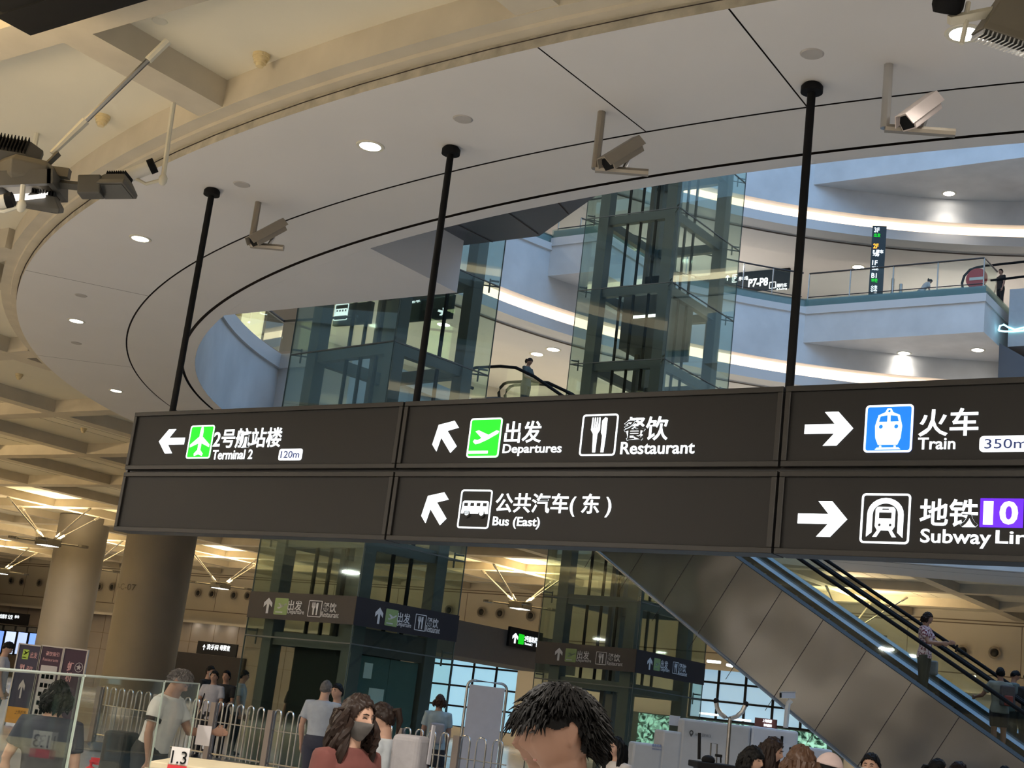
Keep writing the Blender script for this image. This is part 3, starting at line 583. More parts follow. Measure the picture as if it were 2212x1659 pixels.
t2, P2 = tower('lift_shaft', 'tall glass lift shaft behind the escalator, farther of the two', (3.71*1.1, 33.5*1.1), radians(53), 3.45*1.1, 2.85*1.1, 22.4, f2, False, 1.1)
P2('lift_car', MB().box((1.2, .9, 12.3), (2.9, 2.3, 14.0)), LAMPM); P2('car_gear', MB().box((1.3, 1.0, 14.0), (1.9, 1.7, 14.5)).box((2.1, 1.0, 14.0), (2.6, 2.1, 14.3)), BLACK)
P2('car_light', MB().box((1.18, 1.1, 13.2), (1.195, 1.9, 13.28)), lit('car_strip', (.9, 1, .9), 2.0)); P1('car_light', MB().box((1.0, .9, 5.9), (1.6, 1.0, 5.95)), lit('car_strip', (.9, 1, .9), 2.0))

# ================================================================== ESCALATORS (they climb along the building's u axis)
VE, SL = 27.84, .581
def deck(u): return 5.65+SL*(-14.15-u)
UT, UB = -20.7, -4.75                                   # where the slope meets the upper and the lower floor
def epath(dz, ext=1.3, arc=True):
    pts = [(UT-ext, 9.42+dz), (UT-.5, 9.42+dz), (UT, 9.42+dz-.06), (UT+.6, deck(UT+.6)+dz)]
    pts += [(UB-.8, deck(UB-.8)+dz), (UB-.2, deck(UB-.2)+dz+.1), (UB+.3, .16+dz), (UB+1.2, .16+dz)]; return pts
ESM = mat('escalator_steel', (.17, .163, .153), .27, .9, var=.04, scale=.8, bump=.8, bdist=.10, det=.5); DKM = mat('deck_metal', (.20, .22, .24), .35, .8)
def escalator(name, label, v0):
    t = thing(name, label, 'escalator', W(UB, v0+.7, 0))
    up = epath(0); lo = [(UT-1.3, 8.6), (UT-.6, 8.4)]+[(-17.66, 5.59+.02), (-10.96, 1.42), (-9.3, .42), (-8.6, .0), (UB+1.2, 0.0)]
    poly = up+lo[::-1]
    for v in (v0, v0+1.5):
        mb = MB(); n = len(poly); a = .05
        mb.add([W(u, w, z) for w in (v-a, v+a) for u, z in poly], [tuple(range(n)), tuple(range(2*n-1, n-1, -1))]+[(i, (i+1) % n, n+(i+1) % n, n+i) for i in range(n)])
        sp_ = obj('side_panel', mb, ESM, t)
        if v == v0:
            jb = MB(); u = UT+1.0
            while u < UB-3.2:
                d = (1.75, -3.0)                        # square to the slope
                top = (u, deck(u)-.02); zl = 5.60-.622*(u+1.2+17.66); bot = (u-1.20, deck(u)-.02-1.20/.581) 
                bot = (top[0]-1.16, top[1]-1.98); jb.add([W(top[0]-.008, v-a-.004, top[1]), W(top[0]+.008, v-a-.004, top[1]), W(bot[0]+.008, v-a-.004, bot[1]), W(bot[0]-.008, v-a-.004, bot[1])], [(0, 1, 2, 3)]); u += .98
            obj('panel_joints', jb, GROOVE, sp_)
            eb = MB(); eb.tube([W(u, v-a-.02, z) for u, z in lo[1:6]], .035, 8); obj('edge_trim', eb, CHROME, sp_, True)
        dk = MB(); dk.tube([W(u, v, z+.0) for u, z in up], .065, 4, True); obj('deck_strip', dk, DARK if v == v0 else DKM, t)
        gp = MB(); b = epath(.0); h = epath(.84); n = len(b)
        gp.add([W(u, v-.006, z) for u, z in b]+[W(u, v-.006, z) for u, z in h]+[W(u, v+.006, z) for u, z in b]+[W(u, v+.006, z) for u, z in h], [(i, i+1, n+i+1, n+i) for i in range(n-1)]+[(2*n+i, 2*n+i+1, 3*n+i+1, 3*n+i) for i in range(n-1)])
        obj('glass_balustrade', gp, GLASS, t)
        hp = epath(.88); end = [(hp[0][0]-.28*cos(k*pi/6), hp[0][1]-.28+.28*sin(k*pi/6)) for k in range(-3, 3)]; hp = [(hp[0][0], hp[0][1]-.56)]+end+hp
        hp += [(hp[-1][0]+.28*cos(k*pi/6), hp[-1][1]-.28+.28*sin(k*pi/6)) for k in range(2, -4, -1)]
        obj('handrail', MB().tube([W(u, v, z) for u, z in hp], .042, 8), BLACK, t, True)
    st_ = MB(); u = UT; steps = []
    for i in range(38):
        z = deck(u)-.34; 
        if u > UB-.4: break
        steps += [(u, z), (u+.40, z)]; u += .40
    n = len(steps); st_.add([W(a, v0+.14, b) for a, b in steps]+[W(a, v0+1.36, b) for a, b in steps], [(i, i+1, n+i+1, n+i) for i in range(n-1)])
    st_.ubox(UT-1.3, UT, v0+.1, v0+1.4, 9.1, 9.26).ubox(UB-.4, UB+1.2, v0+.1, v0+1.4, .02, .06); obj('step_band', st_, LAMPM, t)
    ye = MB()
    for i in range(0, n, 2): a, b = steps[i+1]; ye.add([W(a-.05, v0+.15, b+.004), W(a, v0+.15, b+.004), W(a, v0+1.35, b+.004), W(a-.05, v0+1.35, b+.004)], [(0, 1, 2, 3)])
    obj('step_edges', ye, mat('edge_yellow', (.62, .50, .12), .6), t)
    ub = [(UT-1.3, 8.58), (UT-.6, 8.42), (-17.66, 5.63), (-10.96, 1.44), (-9.3, .43)]; un = MB(); n = len(ub)
    un.add([W(a, v0, b) for a, b in ub]+[W(a, v0+1.5, b) for a, b in ub], [(i, i+1, n+i+1, n+i) for i in range(n-1)]); obj('underside', un, DARKS, t)
    return t
escalator('escalator', 'steel clad escalator with glass sides, the near one of the pair', VE)
escalator('escalator', 'far escalator of the pair, just behind the steel clad one', VE+1.8)

# ================================================================== RAILINGS AND THINGS ON THE UPPER FLOORS
def railing(path, z0, h, label, step=1.6, low=False):
    p0 = Vector((path[0][0], path[0][1], z0)); t = thing('glass_railing', label, 'railing', p0)
    P = [Vector((a[0], a[1], 0)) for a in path]; Z = Vector((0, 0, 1))
    for a, b in zip(P, P[1:]):
        L = (b-a).length; n = max(1, round(L/step)); d = (b-a)/n; w = d.cross(Z).normalized()*.008
        for i in range(n):
            q, r = a+d*i+d*.01, a+d*(i+1)-d*.01; mb = MB(); mb.add([x+Z*z for z in (z0+.08, z0+h-.06) for x in (q-w, r-w, r+w, q+w)], [(0, 1, 5, 4), (1, 2, 6, 5), (2, 3, 7, 6), (3, 0, 4, 7), (0, 1, 2, 3), (4, 5, 6, 7)]); obj('glass_pane', mb, GLASS, t)
            if not low: obj('post', MB().tube([a+d*i+Z*z0, a+d*i+Z*(z0+h)], .028, 6), CHROME, t)
    obj('handrail', MB().tube([p+Z*(z0+h) for p in P], .035, 8), mat('rail_dark', (.06, .055, .055), .4, .3), t, True)
    if not low: obj('lower_rail', MB().tube([p+Z*(z0+.10) for p in P], .02, 6), mat('rail_dark', (.06, .055, .055), .4, .3), t)
    return t
w2 = lambda u, v: tuple(W(u, v)[:2])
railing([w2(-22.55, 49.2), w2(-15.6, 49.2), w2(-15.6, 50.8)], 19.02, 1.1, 'glass railing on the square balcony beside the tall black directory')
tt = [atan2((v-34)/20.7, (u+7.54)/21.92) for u, v in ((-28.2, 41), (-22.7, 49.0))]
railing([w2(*ell(RE, tt[0]+(tt[1]-tt[0])*i/8, .12)) for i in range(9)], 19.02, 1.1, 'curved glass railing left of the square balcony', 2)
railing([w2(-28.5, 39.9), w2(-26.4, 39.9)], 19.2, 1.1, 'short glass railing on the small balcony behind the far lift shaft')
tp = [atan2((v-30)/16.5, (u+7.3)/20.45) for u, v in ((-22.0, 18.5), (-27.2, 25.6))]
railing([w2(*ell(RI, tp[0]+(tp[1]-tp[0])*i/8, .05)) for i in range(9)]+[w2(-24.5, 25.75)], 10.3, .95, 'dark glass railing along the curved parapet left of the near lift shaft', 2, True)
t = thing('directory_totem', 'tall black floor directory standing on the balcony', 'directory sign', atv(1892, 624, 49.6)); b0 = t.location.copy(); b0.z = 19.02
ea = Vector((cos(radians(-14)), sin(radians(-14)), 0)); eb = Vector((-ea.y, ea.x, 0)); M = Matrix(((ea.x, eb.x, 0, b0.x), (ea.y, eb.y, 0, b0.y), (0, 0, 1, b0.z), (0, 0, 0, 1)))
obj('cabinet', MB().box((-.27, 0, 0), (.27, .16, 3.0), M), mat('totem_black', (.02, .028, .026), .4), t)
def tline(s, z, x0, x1, h, m): mb = text_mb(s, .02); fit(mb, x0, x1, z-h, z); on_plane(mb, b0-eb*.006, ea, Vector((0, 0, 1)), .01); mb.v = [q+Vector((0, 0, b0.z*0)) for q in mb.v]; obj('lettering', mb, m, t)
for s_, z_, m_ in (('3F', 2.92, LWHITE), ('2F', 2.25, lit('lit_orange', (1, .35, .02), 1.2)), ('1F', 1.55, LWHITE), ('B1', 1.02, LWHITE)): tline(s_, z_, -.2, .0, .2, m_)
for z_, s_ in ((2.68, '出发'), (2.0, 'P 停车'), (1.88, '场'), (1.3, '到达'), (.80, '地铁'), (.52, '火车'), (.36, '公交')): tline(s_, z_, -.2, .2 if len(s_) > 2 else .05, .16, LGREEN if s_ in ('出发', '地铁') else LWHITE)
def wallsign(name, label, box, v, m, loops, group=None, thick=.12, cat='sign'):
    """a hanging sign on the plane v; box and lettering given in measured corners"""
    x0, x1, y0, y1 = box; A, B = atv(x0, (y0+y1)/2, v), atv(x1, (y0+y1)/2, v); z0, z1 = atv((x0+x1)/2, y1, v).z, atv((x0+x1)/2, y0, v).z
    t = thing(name, label, cat, W((A.dot(UX)+B.dot(UX))/2, v, z0), 0, group); obj('case', MB().ubox(A.dot(UX), B.dot(UX), v, v+thick, z0, z1), m, t)
    for nm, mb, bx, mm in loops:
        X0, X1, Y0, Y1 = bx; a, b = atv(X0, (Y0+Y1)/2, v).dot(UX), atv(X1, (Y0+Y1)/2, v).dot(UX); c, d = atv((X0+X1)/2, Y1, v).z, atv((X0+X1)/2, Y0, v).z
        fit(mb, a, b, c, d); on_plane(mb, W(0, v-.01, 0), UX, Vector((0, 0, 1)), .01); obj(nm, mb, mm, t)
    return t
wallsign('parking_sign', 'long black lit parking sign reading P7-P8 on the upper floor', (1500, 1704, 576, 630), 54, BLACK, [('lettering', text_mb('P6', .02), (1512, 1530, 578, 596), LWHITE), ('arrow', shape_mb([rot2(ARROW, 90)]), (1568, 1576, 594, 606), LWHITE), ('icon_rim', shape_mb([rrect(0, 1, 0, 1, .05), rrect(.08, .92, .08, .92, .05)]), (1582, 1594, 593, 610), LWHITE), ('lettering', text_mb('P', .02), (1585, 1591, 596, 607), LWHITE),
    ('lettering', text_mb('停车场', .01), (1596, 1616, 597, 606), LWHITE), ('lettering', text_mb('P7-P8', .03), (1617, 1659, 601, 619), LWHITE), ('icon_rim', shape_mb(frame_loops(.08, .05)), (1662, 1676, 609, 623), LWHITE), ('lettering', text_mb('网约车', .01), (1678, 1700, 612, 621), LWHITE), ('lettering', text_mb('E-hailing', .0), (1678, 1700, 622, 627), LWHITE)])
wallsign('bus_sign', 'black hanging bus sign seen through the near lift shaft', (722, 800, 655, 700), 27.6, BLACK, [('icon_rim', shape_mb(frame_loops(.05, .06)), (723, 752, 657, 692), LWHITE), ('pictogram', shape_mb(BUS), (725, 750, 667, 682), LWHITE)])
wallsign('gate_sign', 'black sign with a white arrow seen high through the near lift shaft', (870, 975, 640, 690), 26.5, BLACK, [('arrow', shape_mb([rot2(ARROW, -20)]), (946, 962, 665, 682), LWHITE), ('lettering', text_mb('出租车', .01), (876, 908, 645, 655), LWHITE)])
for k, (x, y) in enumerate(((1928, 618), (1946, 622))):
    p = atv(x, y, 50.2); p.z = 19.02; o = obj('bollard', MB().tube([p, p+Vector((0, 0, .95-.25*k))], .07, 12), CHROME, None, True); tag(o, ('taller' if k == 0 else 'shorter')+' steel bollard on the balcony beside the black directory', 'bollard', 'balcony bollards')
t = thing('upper_escalator', 'end of an upper escalator with a red no entry disc', 'escalator', W(-16.3, 51.2, 19.02)); vq = 51.2
ar = [atv(x, y, vq) for x, y in ((2080, 625), (2078, 612), (2083, 596), (2095, 583), (2112, 577), (2150, 572), (2215, 565), (2260, 560))]
obj('handrail', MB().tube(ar, .05, 8), BLACK, t, True); ar2 = [atv(x, y, vq) for x, y in ((2140, 606), (2215, 597), (2260, 592))]; obj('handrail', MB().tube(ar2, .05, 8), BLACK, t, True)
c0 = atv(2110, 602, vq-.1); obj('no_entry_disc', MB().lathe([(.01, -.01), (.42, -.01), (.42, .01), (.01, .01)], c0, 28, Matrix.Rotation(TH, 4, 'Z') @ Matrix.Rotation(pi/2, 4, 'X')), mat('sign_red', (.50, .05, .04), .5), t)
a = c0-VX*.02; obj('no_entry_bar', MB().add([a+UX*x+Vector((0, 0, z)) for x, z in ((-.28, -.06), (.28, -.06), (.28, .06), (-.28, .06))], [(0, 1, 2, 3)]), PALEM, t)
pts = [atv(x, y, 50.55) for x, y in ((2157, 714), (2160, 704), (2168, 701), (2178, 707), (2192, 712), (2205, 709), (2215, 706), (2211, 714), (2190, 716), (2170, 716), (2157, 714))]
tag(obj('neon_outline', MB().tube(pts, .035, 6), lit('neon_cyan', (.35, .85, 1.0), 1.6)), 'wavy cyan neon outline on the grey stair block', 'neon light')
for x, y, z, lb in ((2050, 418, 23.895, 'downlight under the topmost balcony'), (1953, 763, 17.195, 'left downlight under the square balcony'), (2112, 756, 17.195, 'right downlight under the square balcony')):
    downlight(atz(x, y, z), .22, lb, 60)
for x, y, z, lb in ((1160, 765, 15.755, 'lower of two ceiling lights above the woman in the dark vest'), (1195, 755, 15.452, 'upper of two ceiling lights above the woman in the dark vest'), (1854, 577, 22.295, 'ceiling light just left of the black directory, lower one'), (1870, 559, 22.295, 'ceiling light just left of the black directory, upper one'),
                    (1767, 521, 22.295, 'small ceiling light beside the third sign pole on the upper floor'), (2185, 548, 22.295, 'ceiling light above the balcony end'), (1214, 503, 22.295, 'ceiling light between the dark bridge and the far lift shaft'), (842, 671, 15.755, 'upper ceiling light beside the bus sign'), (838, 687, 15.755, 'lower ceiling light beside the bus sign'), (958, 701, 15.755, 'ceiling light under the white arrow sign')):
    downlight(atz(x, y, z), .24, lb, 0)
# lamps of the upper floors
for a_ in (200, 170, 140, 115, 90, 65, 230):
    u, v = ell(RE, radians(a_), 7); area('floor_lamp_1f', W(u, v, 15.7), .55, 330, SOFT, disk=True); area('floor_lamp_2f', W(u, v, 22.24), .55, 330, SOFT, disk=True)
# lit shop fronts on the first floor, left side
ts = [radians(a) for a in range(186, 226, 4)]
for i, (a, b) in enumerate(zip(ts, ts[1:])):
    A, B = W(*ell(RE, a+.012, 4.5), 0), W(*ell(RE, b-.012, 4.5), 0); mb = MB(); mb.add([A+Vector((0, 0, 9.5)), B+Vector((0, 0, 9.5)), B+Vector((0, 0, 14.6)), A+Vector((0, 0, 14.6))], [(0, 1, 2, 3)])
    o = obj('window_%d' % (i+1), mb, lit('shop_glow', (.95, .88, .52), .62)); tag(o, kind='structure')
for i in range(11):  # glowing panels added to stand for the warmly lit back wall, not windows
    a, b = radians(128+i*5), radians(132.4+i*5); A, B = W(*ell(RE, a, 11), 0), W(*ell(RE, b, 11), 0); mb = MB(); mb.add([A+Vector((0, 0, 9.5)), B+Vector((0, 0, 9.5)), B+Vector((0, 0, 13.2)), A+Vector((0, 0, 13.2))], [(0, 1, 2, 3)])
    tag(obj('window_%d' % (i+31), mb, lit('wall_glow_far', (.95, .82, .50), .42)), kind='structure')
struct('wall_shops', sweep(RE, [(11.2, 9.3), (11.2, 15.8)], n=40, t0=radians(120), t1=radians(185)), WALLM)
struct('wall_shops', sweep(RE, [(4.7, 9.3), (4.7, 15.8)], n=40, t0=radians(180), t1=radians(235)), WALLD)
# ================================================================== THE FAR WALL OF THE HALL
DK = mat('nozzle_dark', (.03, .028, .025), .6)
for i, ((x, y), lb) in enumerate(zip(((24, 1254), (47, 1257), (85, 1259), (215, 1268), (242, 1268), (428, 1281), (458, 1283), (505, 1286), (535, 1287), (970, 1318), (1040, 1322), (1080, 1325), (1146, 1330), (2080, 1407), (2149, 1410)),
        ('first of three small air nozzles at the far end of the wall', 'second of three small air nozzles at the far end of the wall', 'third of three small air nozzles at the far end of the wall', 'left air nozzle between the two round columns', 'right air nozzle between the two round columns',
         'first air nozzle right of the stencilled column', 'second air nozzle right of the stencilled column', 'third air nozzle right of the stencilled column', 'air nozzle at the edge of the near lift shaft', 'air nozzle seen through the corner of the near lift shaft', 'left air nozzle in the gap between the lift shafts', 'middle air nozzle in the gap between the lift shafts', 'right air nozzle in the gap beside the far lift shaft', 'left of two big air nozzles behind the escalator riders', 'right of two big air nozzles behind the escalator riders'))):
    p = atv(x, y, VW-.12); t = thing('air_nozzle', lb, 'air nozzle', p, 0, 'round air nozzles in the far wall'); Mn = Matrix.Rotation(TH, 4, 'Z') @ Matrix.Rotation(pi/2, 4, 'X')
    obj('rim', MB().lathe([(.16, -.02), (.26, -.0), (.28, .05), (.20, .06), (.16, .0)], p, 24, Mn, False), CCTVM, t, True); obj('throat', MB().ball(p, (.17, .17, .10), 14, Mn), DK, t, True)
def glazing(n, u0, u1, z0, z1, nu, nz, col, e):
    fr = MB(); v = VW-.25
    for i in range(nu+1): u = u0+(u1-u0)*i/nu; fr.ubox(u-.06, u+.06, v-.05, v+.1, z0, z1)
    for j in range(nz+1): z = z0+(z1-z0)*j/nz; fr.ubox(u0, u1, v-.05, v+.1, z-.05, z+.05)
    f = struct('window_%d' % n, fr, BLACK); gp = MB()
    for i in range(nu): 
        for j in range(nz): gp.ubox(u0+(u1-u0)*i/nu+.06, u0+(u1-u0)*(i+1)/nu-.06, v, v+.02, z0+(z1-z0)*j/nz+.05, z0+(z1-z0)*(j+1)/nz-.05)
    struct('window_%d' % n, gp, lit('daylight_pane_%d' % n, col, e), f)
du = lambda x, y=1470, v=VW-.25: atv(x, y, v).dot(UX)
glazing(20, du(925), du(1122), .6, 5.0, 4, 4, (.34, .64, .85), .42); glazing(21, du(1495), du(1800), 2.55, 5.2, 5, 3, (.36, .56, .74), .34)
struct('wall_shopfront', MB().ubox(du(925), du(1135), VW-.4, VW-.05, 0, .6).ubox(du(1122), du(1175), VW-.5, VW-.05, 0, 5.05), WALLM)
struct('wall_opening', MB().ubox(du(1180), du(1830), VW-.45, VW-.1, 0, 2.5), mat('shop_dark', (.05, .07, .07), .4))
mu = mat('plant_mural', (.22, .44, .36), .6, emit=.0, var=.1); nt = mu.node_tree; nz = [n for n in nt.nodes if n.type == 'TEX_NOISE'][0]; nz.inputs['Scale'].default_value = 2.2; nz.inputs['Distortion'].default_value = 2.0
mx = [n for n in nt.nodes if n.type == 'MIX'][0]; mx.inputs[6].default_value = (.0, .03, .02, 1); mx.inputs[7].default_value = (.45, .95, .78, 1); b_ = nt.nodes['Principled BSDF']
rp = nt.nodes.new('ShaderNodeMapRange'); rp.inputs[1].default_value = .42; rp.inputs[2].default_value = .6; nt.links.new(nz.outputs['Fac'], rp.inputs[0]); nt.links.new(rp.outputs[0], mx.inputs[0]); nt.links.new(mx.outputs[2], b_.inputs['Emission Color']); b_.inputs['Emission Strength'].default_value = .3
tag(obj('plant_mural', MB().ubox(du(1395), du(1800), VW-.62, VW-.5, .9, 2.45), mu), 'backlit green plant mural behind the white service counter', 'mural')
for k, (a, b, z) in enumerate(((1530, 1570, 2.72), (1600, 1640, 2.62), (1665, 1690, 2.5))): tag(obj('tube_light', MB().ubox(du(a), du(b), VW-.9, VW-.8, z, z+.09), lit('tube', (.9, 1, 1), 1.8)), ('left', 'middle', 'right')[k]+' white tube light above the green plant mural', 'tube light', 'tube lights above the mural')
for k, (a, b, y) in enumerate(((1528, 1556, 1428), (1570, 1582, 1436))): p, q = atv(a, y, 58), atv(b, y+3, 58); tag(obj('tube_light', MB().tube([p, q], .07, 6), lit('tube', (.9, 1, 1), 1.8), None), ('long', 'short')[k]+' white ceiling tube light right of the far lift shaft', 'tube light')
# bulkhead with the lit terminal sign
struct('wall_bulkhead', MB().ubox(-31, -28.3, 33.6, 44, 3.25, 4.4), mat('bulkhead_brown', (.12, .095, .075), .6))
def upbox(u, bx): X0, X1, Y0, Y1 = bx; f = lambda x, y: atplane(x, y, W(u, 0), UX); return f(X0, (Y0+Y1)/2).dot(VX), f(X1, (Y0+Y1)/2).dot(VX), f((X0+X1)/2, Y1).z, f((X0+X1)/2, Y0).z
ts_ = thing('terminal_sign', 'small black lit sign to terminal 2 between the lift shafts', 'sign', W(-28.2, 41, 3.6)); a, b, c, d = upbox(-28.2, (1100, 1172, 1360, 1402)); obj('case', MB().ubox(-28.3, -28.2, a, b, c, d), BLACK, ts_)
for nm, mb, bx, m in (('arrow', shape_mb([rot2(ARROW, 90)]), (1107, 1119, 1367, 1390), LWHITE), ('icon_ground', shape_mb([rrect(0, 1, 0, 1, .06)]), (1120, 1132, 1370, 1392), LGREEN), ('lettering', text_mb('2号航站楼', .02), (1133, 1161, 1375, 1388), LWHITE), ('lettering', text_mb('Terminal 2', .0), (1133, 1150, 1389, 1394), LWHITE), ('distance_plate', shape_mb([rrect(0, 1, 0, .5, .1)]), (1158, 1169, 1391, 1399), LWHITE)):
    fit(mb, *upbox(-28.19, bx)); on_plane(mb, W(-28.19, 0, 0), VX, Vector((0, 0, 1)), .01); obj(nm, mb, m, ts_)
# left end: black doorway, washroom sign, blue screens, overhead sign
struct('door_1', MB().ubox(du(372), du(522), VW-.3, VW-.1, 0, 3.0), mat('door_dark', (.03, .026, .024), .4))
wallsign('washroom_sign', 'black lit washroom sign over the dark doorway beside the stencilled column', (425, 511, 1388, 1416), 58, BLACK, [('lettering', text_mb('↑', .02), (438, 444, 1392, 1404), LWHITE), ('lettering', text_mb('洗手间', .01), (447, 472, 1392, 1404), LWHITE), ('lettering', text_mb('母婴室', .01), (475, 497, 1394, 1406), LWHITE)])
wallsign('overhead_sign', 'black lit overhead sign above the blue screens', (-40, 61, 1322, 1347), 60, BLACK, [('lettering', text_mb('出租车 公交', .01), (0, 28, 1327, 1337), LWHITE), ('lettering', text_mb('停车', .01), (32, 42, 1329, 1336), LWHITE)])
SCR = [lit('screen_blue', (.16, .30, .95), .7), lit('screen_pale', (.55, .66, .95), .6), lit('screen_mix', (.40, .52, .92), .6)]
for k, (x0, x1) in enumerate(((-14, 6), (9, 32), (35, 57), (60, 80))):
    ts2 = wallsign('display_screen', ('first', 'second', 'third', 'fourth')[k]+' tall blue lit screen counting from the view edge at the far end', (x0, x1, 1348+k*2, 1412+k*2), 59.5, BLACK, [('picture', shape_mb([rrect(0, 1, 0, 1, .02)]), (x0+1, x1-1, 1362+k*2, 1410+k*2), SCR[k % 3]), ('header', shape_mb([rrect(0, 1, 0, 1, .02)]), (x0+1, x1-1, 1350+k*2, 1360+k*2), LAMPM)], 'blue lit screens', cat='screen')
for k, (x, y) in enumerate(((420, 1323), (457, 1327), (497, 1322))):
    p = atv(x, y, VW-.5); p.z = 5.04; downlight(p, .13, ('left', 'middle', 'right')[k]+' small light under the far ledge right of the stencilled column', 0, 'small lights under the far ledge')

# ================================================================== THINGS STANDING IN THE HALL
def pbx(x0, x1, y0, y1, Y, d): A, B = aty(x0, (y0+y1)/2, Y), aty(x1, (y0+y1)/2, Y); z0, z1 = aty((x0+x1)/2, y1, Y).z, aty((x0+x1)/2, y0, Y).z; return MB().box((A.x, Y, z0), (B.x, Y+d, z1))
def flat_art(nm, mb, bx, Y, m, par, lift=.006):
    X0, X1, Y0, Y1 = bx; a, b = aty(X0, (Y0+Y1)/2, Y).x, aty(X1, (Y0+Y1)/2, Y).x; c, d = aty((X0+X1)/2, Y1, Y).z, aty((X0+X1)/2, Y0, Y).z
    fit(mb, a, b, c, d); on_plane(mb, Vector((0, Y-lift, 0)), Vector((1, 0, 0)), Vector((0, 0, 1)), .003); return obj(nm, mb, m, par)
# three-leaf information board
NAVY = mat('board_navy', (.035, .030, .07), .5); PLUM = mat('board_plum', (.05, .018, .045), .5); PAPER = mat('board_paper', (.62, .58, .58), .6); ORNG = mat('board_orange', (.72, .34, .04), .5); PINK = mat('board_pink', (.72, .40, .42), .6)
YB = 33.0; t = thing('information_board', 'three-leaf information board in navy, plum and white with an orange foot', 'information board', (aty(95, 1560, YB).x, YB, 0))
def leaf(x0, x1, y0, y1, m): 
    a, b = aty(x0+14, y0, YB).x, aty(x1+14, y0, YB).x; z1 = aty(x0, y0, YB).z; lf = obj('leaf', MB().box((a, YB, .06), (b, YB+.06, z1)), m, t)
    fr = MB(); w = .03; fr.box((a-w, YB-.02, .0), (a, YB+.08, z1+w)).box((b, YB-.02, 0), (b+w, YB+.08, z1+w)).box((a, YB-.02, z1), (b, YB+.08, z1+w)); obj('leaf_frame', fr, mat('board_frame', (.66, .60, .54), .5), lf); return lf, a, b, z1
la, a0, b0_, zt = leaf(30, 76, 1390, 1570, NAVY); lb_, a1, b1, zt1 = leaf(79, 124, 1394, 1570, PLUM); lc, a2, b2, zt2 = leaf(128, 176, 1399, 1570, PLUM)
def bart(par, mb, x0, x1, z0, z1, m, nm): fit(mb, x0, x1, z0, z1); on_plane(mb, Vector((0, YB-.008, 0)), Vector((1, 0, 0)), Vector((0, 0, 1)), .004); obj(nm, mb, m, par)
bart(la, shape_mb([rrect(0, 1, 0, 1, .01)]), a0, b0_, .06, .42, ORNG, 'orange_foot'); bart(la, shape_mb([rot2(ARROW, 90)]), a0+.16, a0+.30, .62, 1.05, PAPER, 'arrow'); bart(la, shape_mb([rrect(0, 1, 0, 1, .05)]), a0+.10, a0+.24, zt-.32, zt-.10, mat('icon_lime', (.42, .62, .08), .5), 'icon_ground')
bart(la, shape_mb(TAKEOFF), a0+.11, a0+.23, zt-.29, zt-.13, PAPER, 'pictogram'); bart(la, text_mb('出发', .01), a0+.28, a0+.44, zt-.28, zt-.14, PINK, 'lettering'); bart(la, shape_mb(FORK), a0+.10, a0+.2, zt-.62, zt-.44, PINK, 'pictogram'); bart(la, text_mb('餐饮', .01), a0+.24, a0+.40, zt-.6, zt-.46, PINK, 'lettering')
bart(la, text_mb('上海机场', .005), a0+.18, b0_-.05, .26, .36, NAVY, 'lettering')
bart(lb_, shape_mb([rrect(0, 1, 0, 1, .01)]), a1+.05, b1-.05, .30, zt1-.42, PAPER, 'poster_sheet'); bart(lb_, text_mb('餐饮指引', .02), a1+.1, b1-.06, zt1-.2, zt1-.1, PINK, 'lettering'); bart(lb_, text_mb('Restaurants', .005), a1+.06, b1-.06, zt1-.32, zt1-.25, PINK, 'lettering')
for r in range(6): bart(lb_, shape_mb([rrect(q*.36, q*.36+.28, 0, 1, .02) for q in range(3)]), a1+.1, b1-.1, zt1-.72-.2*r, zt1-.62-.2*r, mat('print_brown', (.16, .08, .06), .6), 'poster_print')
bart(lc, text_mb('虹', .02), a2+.12, a2+.26, zt2-.5, zt2-.28, PINK, 'lettering'); bart(lc, text_mb('桥', .02), a2+.12, a2+.26, zt2-.74, zt2-.52, PINK, 'lettering'); bart(lc, shape_mb([circ(.5, .5, .5, 24), circ(.5, .5, .44, 24), [(.5+(.34 if k % 2 == 0 else .15)*sin(k*pi/5), .5+(.34 if k % 2 == 0 else .15)*cos(k*pi/5)) for k in range(10)]]), a2+.29, a2+.48, zt2-.5, zt2-.28, PAPER, 'emblem')
# steel hoop fence: panels between posts on heavy feet
VF = 17.8
def fence(u0, u1, label, zt=1.2):
    t = thing('hoop_fence', label, 'fence', W((u0+u1)/2, VF, 0), 0, 'steel hoop fence panels'); n = int((u1-u0)/.235); s = (u1-u0)/n
    for i in range(n):
        if i % 1: continue
        a = u0+s*i+.03; b = a+s*.58; r = (b-a)/2; pts = [W(a, VF, .25)]+[W(a+r-r*cos(pi*k/6), VF, zt-r+r*sin(pi*k/6)) for k in range(7)]+[W(b, VF, .25)]
        obj('hoop', MB().tube(pts, .015, 6), STEEL, t, True)
    obj('rail', MB().tube([W(u0, VF, .30), W(u1, VF, .30)], .018, 6), STEEL, t); obj('rail', MB().tube([W(u0, VF, .85), W(u1, VF, .85)], .012, 6), STEEL, t)
    for u in (u0-.03,): 
        obj('post', MB().ubox(u-.06, u+.06, VF-.05, VF+.05, .05, 1.18), mat('post_brown', (.30, .25, .22), .4, .4), t); obj('foot', MB().ubox(u-.42, u+.42, VF-.34, VF+.34, 0, .03).add([W(u+x, VF+y, z) for z, k in ((.03, .38), (.16, .12)) for x, y in ((-k, -.25), (k, -.25), (k, .25), (-k, .25))], [(0, 1, 5, 4), (1, 2, 6, 5), (2, 3, 7, 6), (3, 0, 4, 7), (4, 5, 6, 7)]), STEEL, t)
fu = [atv(x, 1530, VF).dot(UX) for x in (205, 330, 458, 583, 705, 865, 990, 1112)]
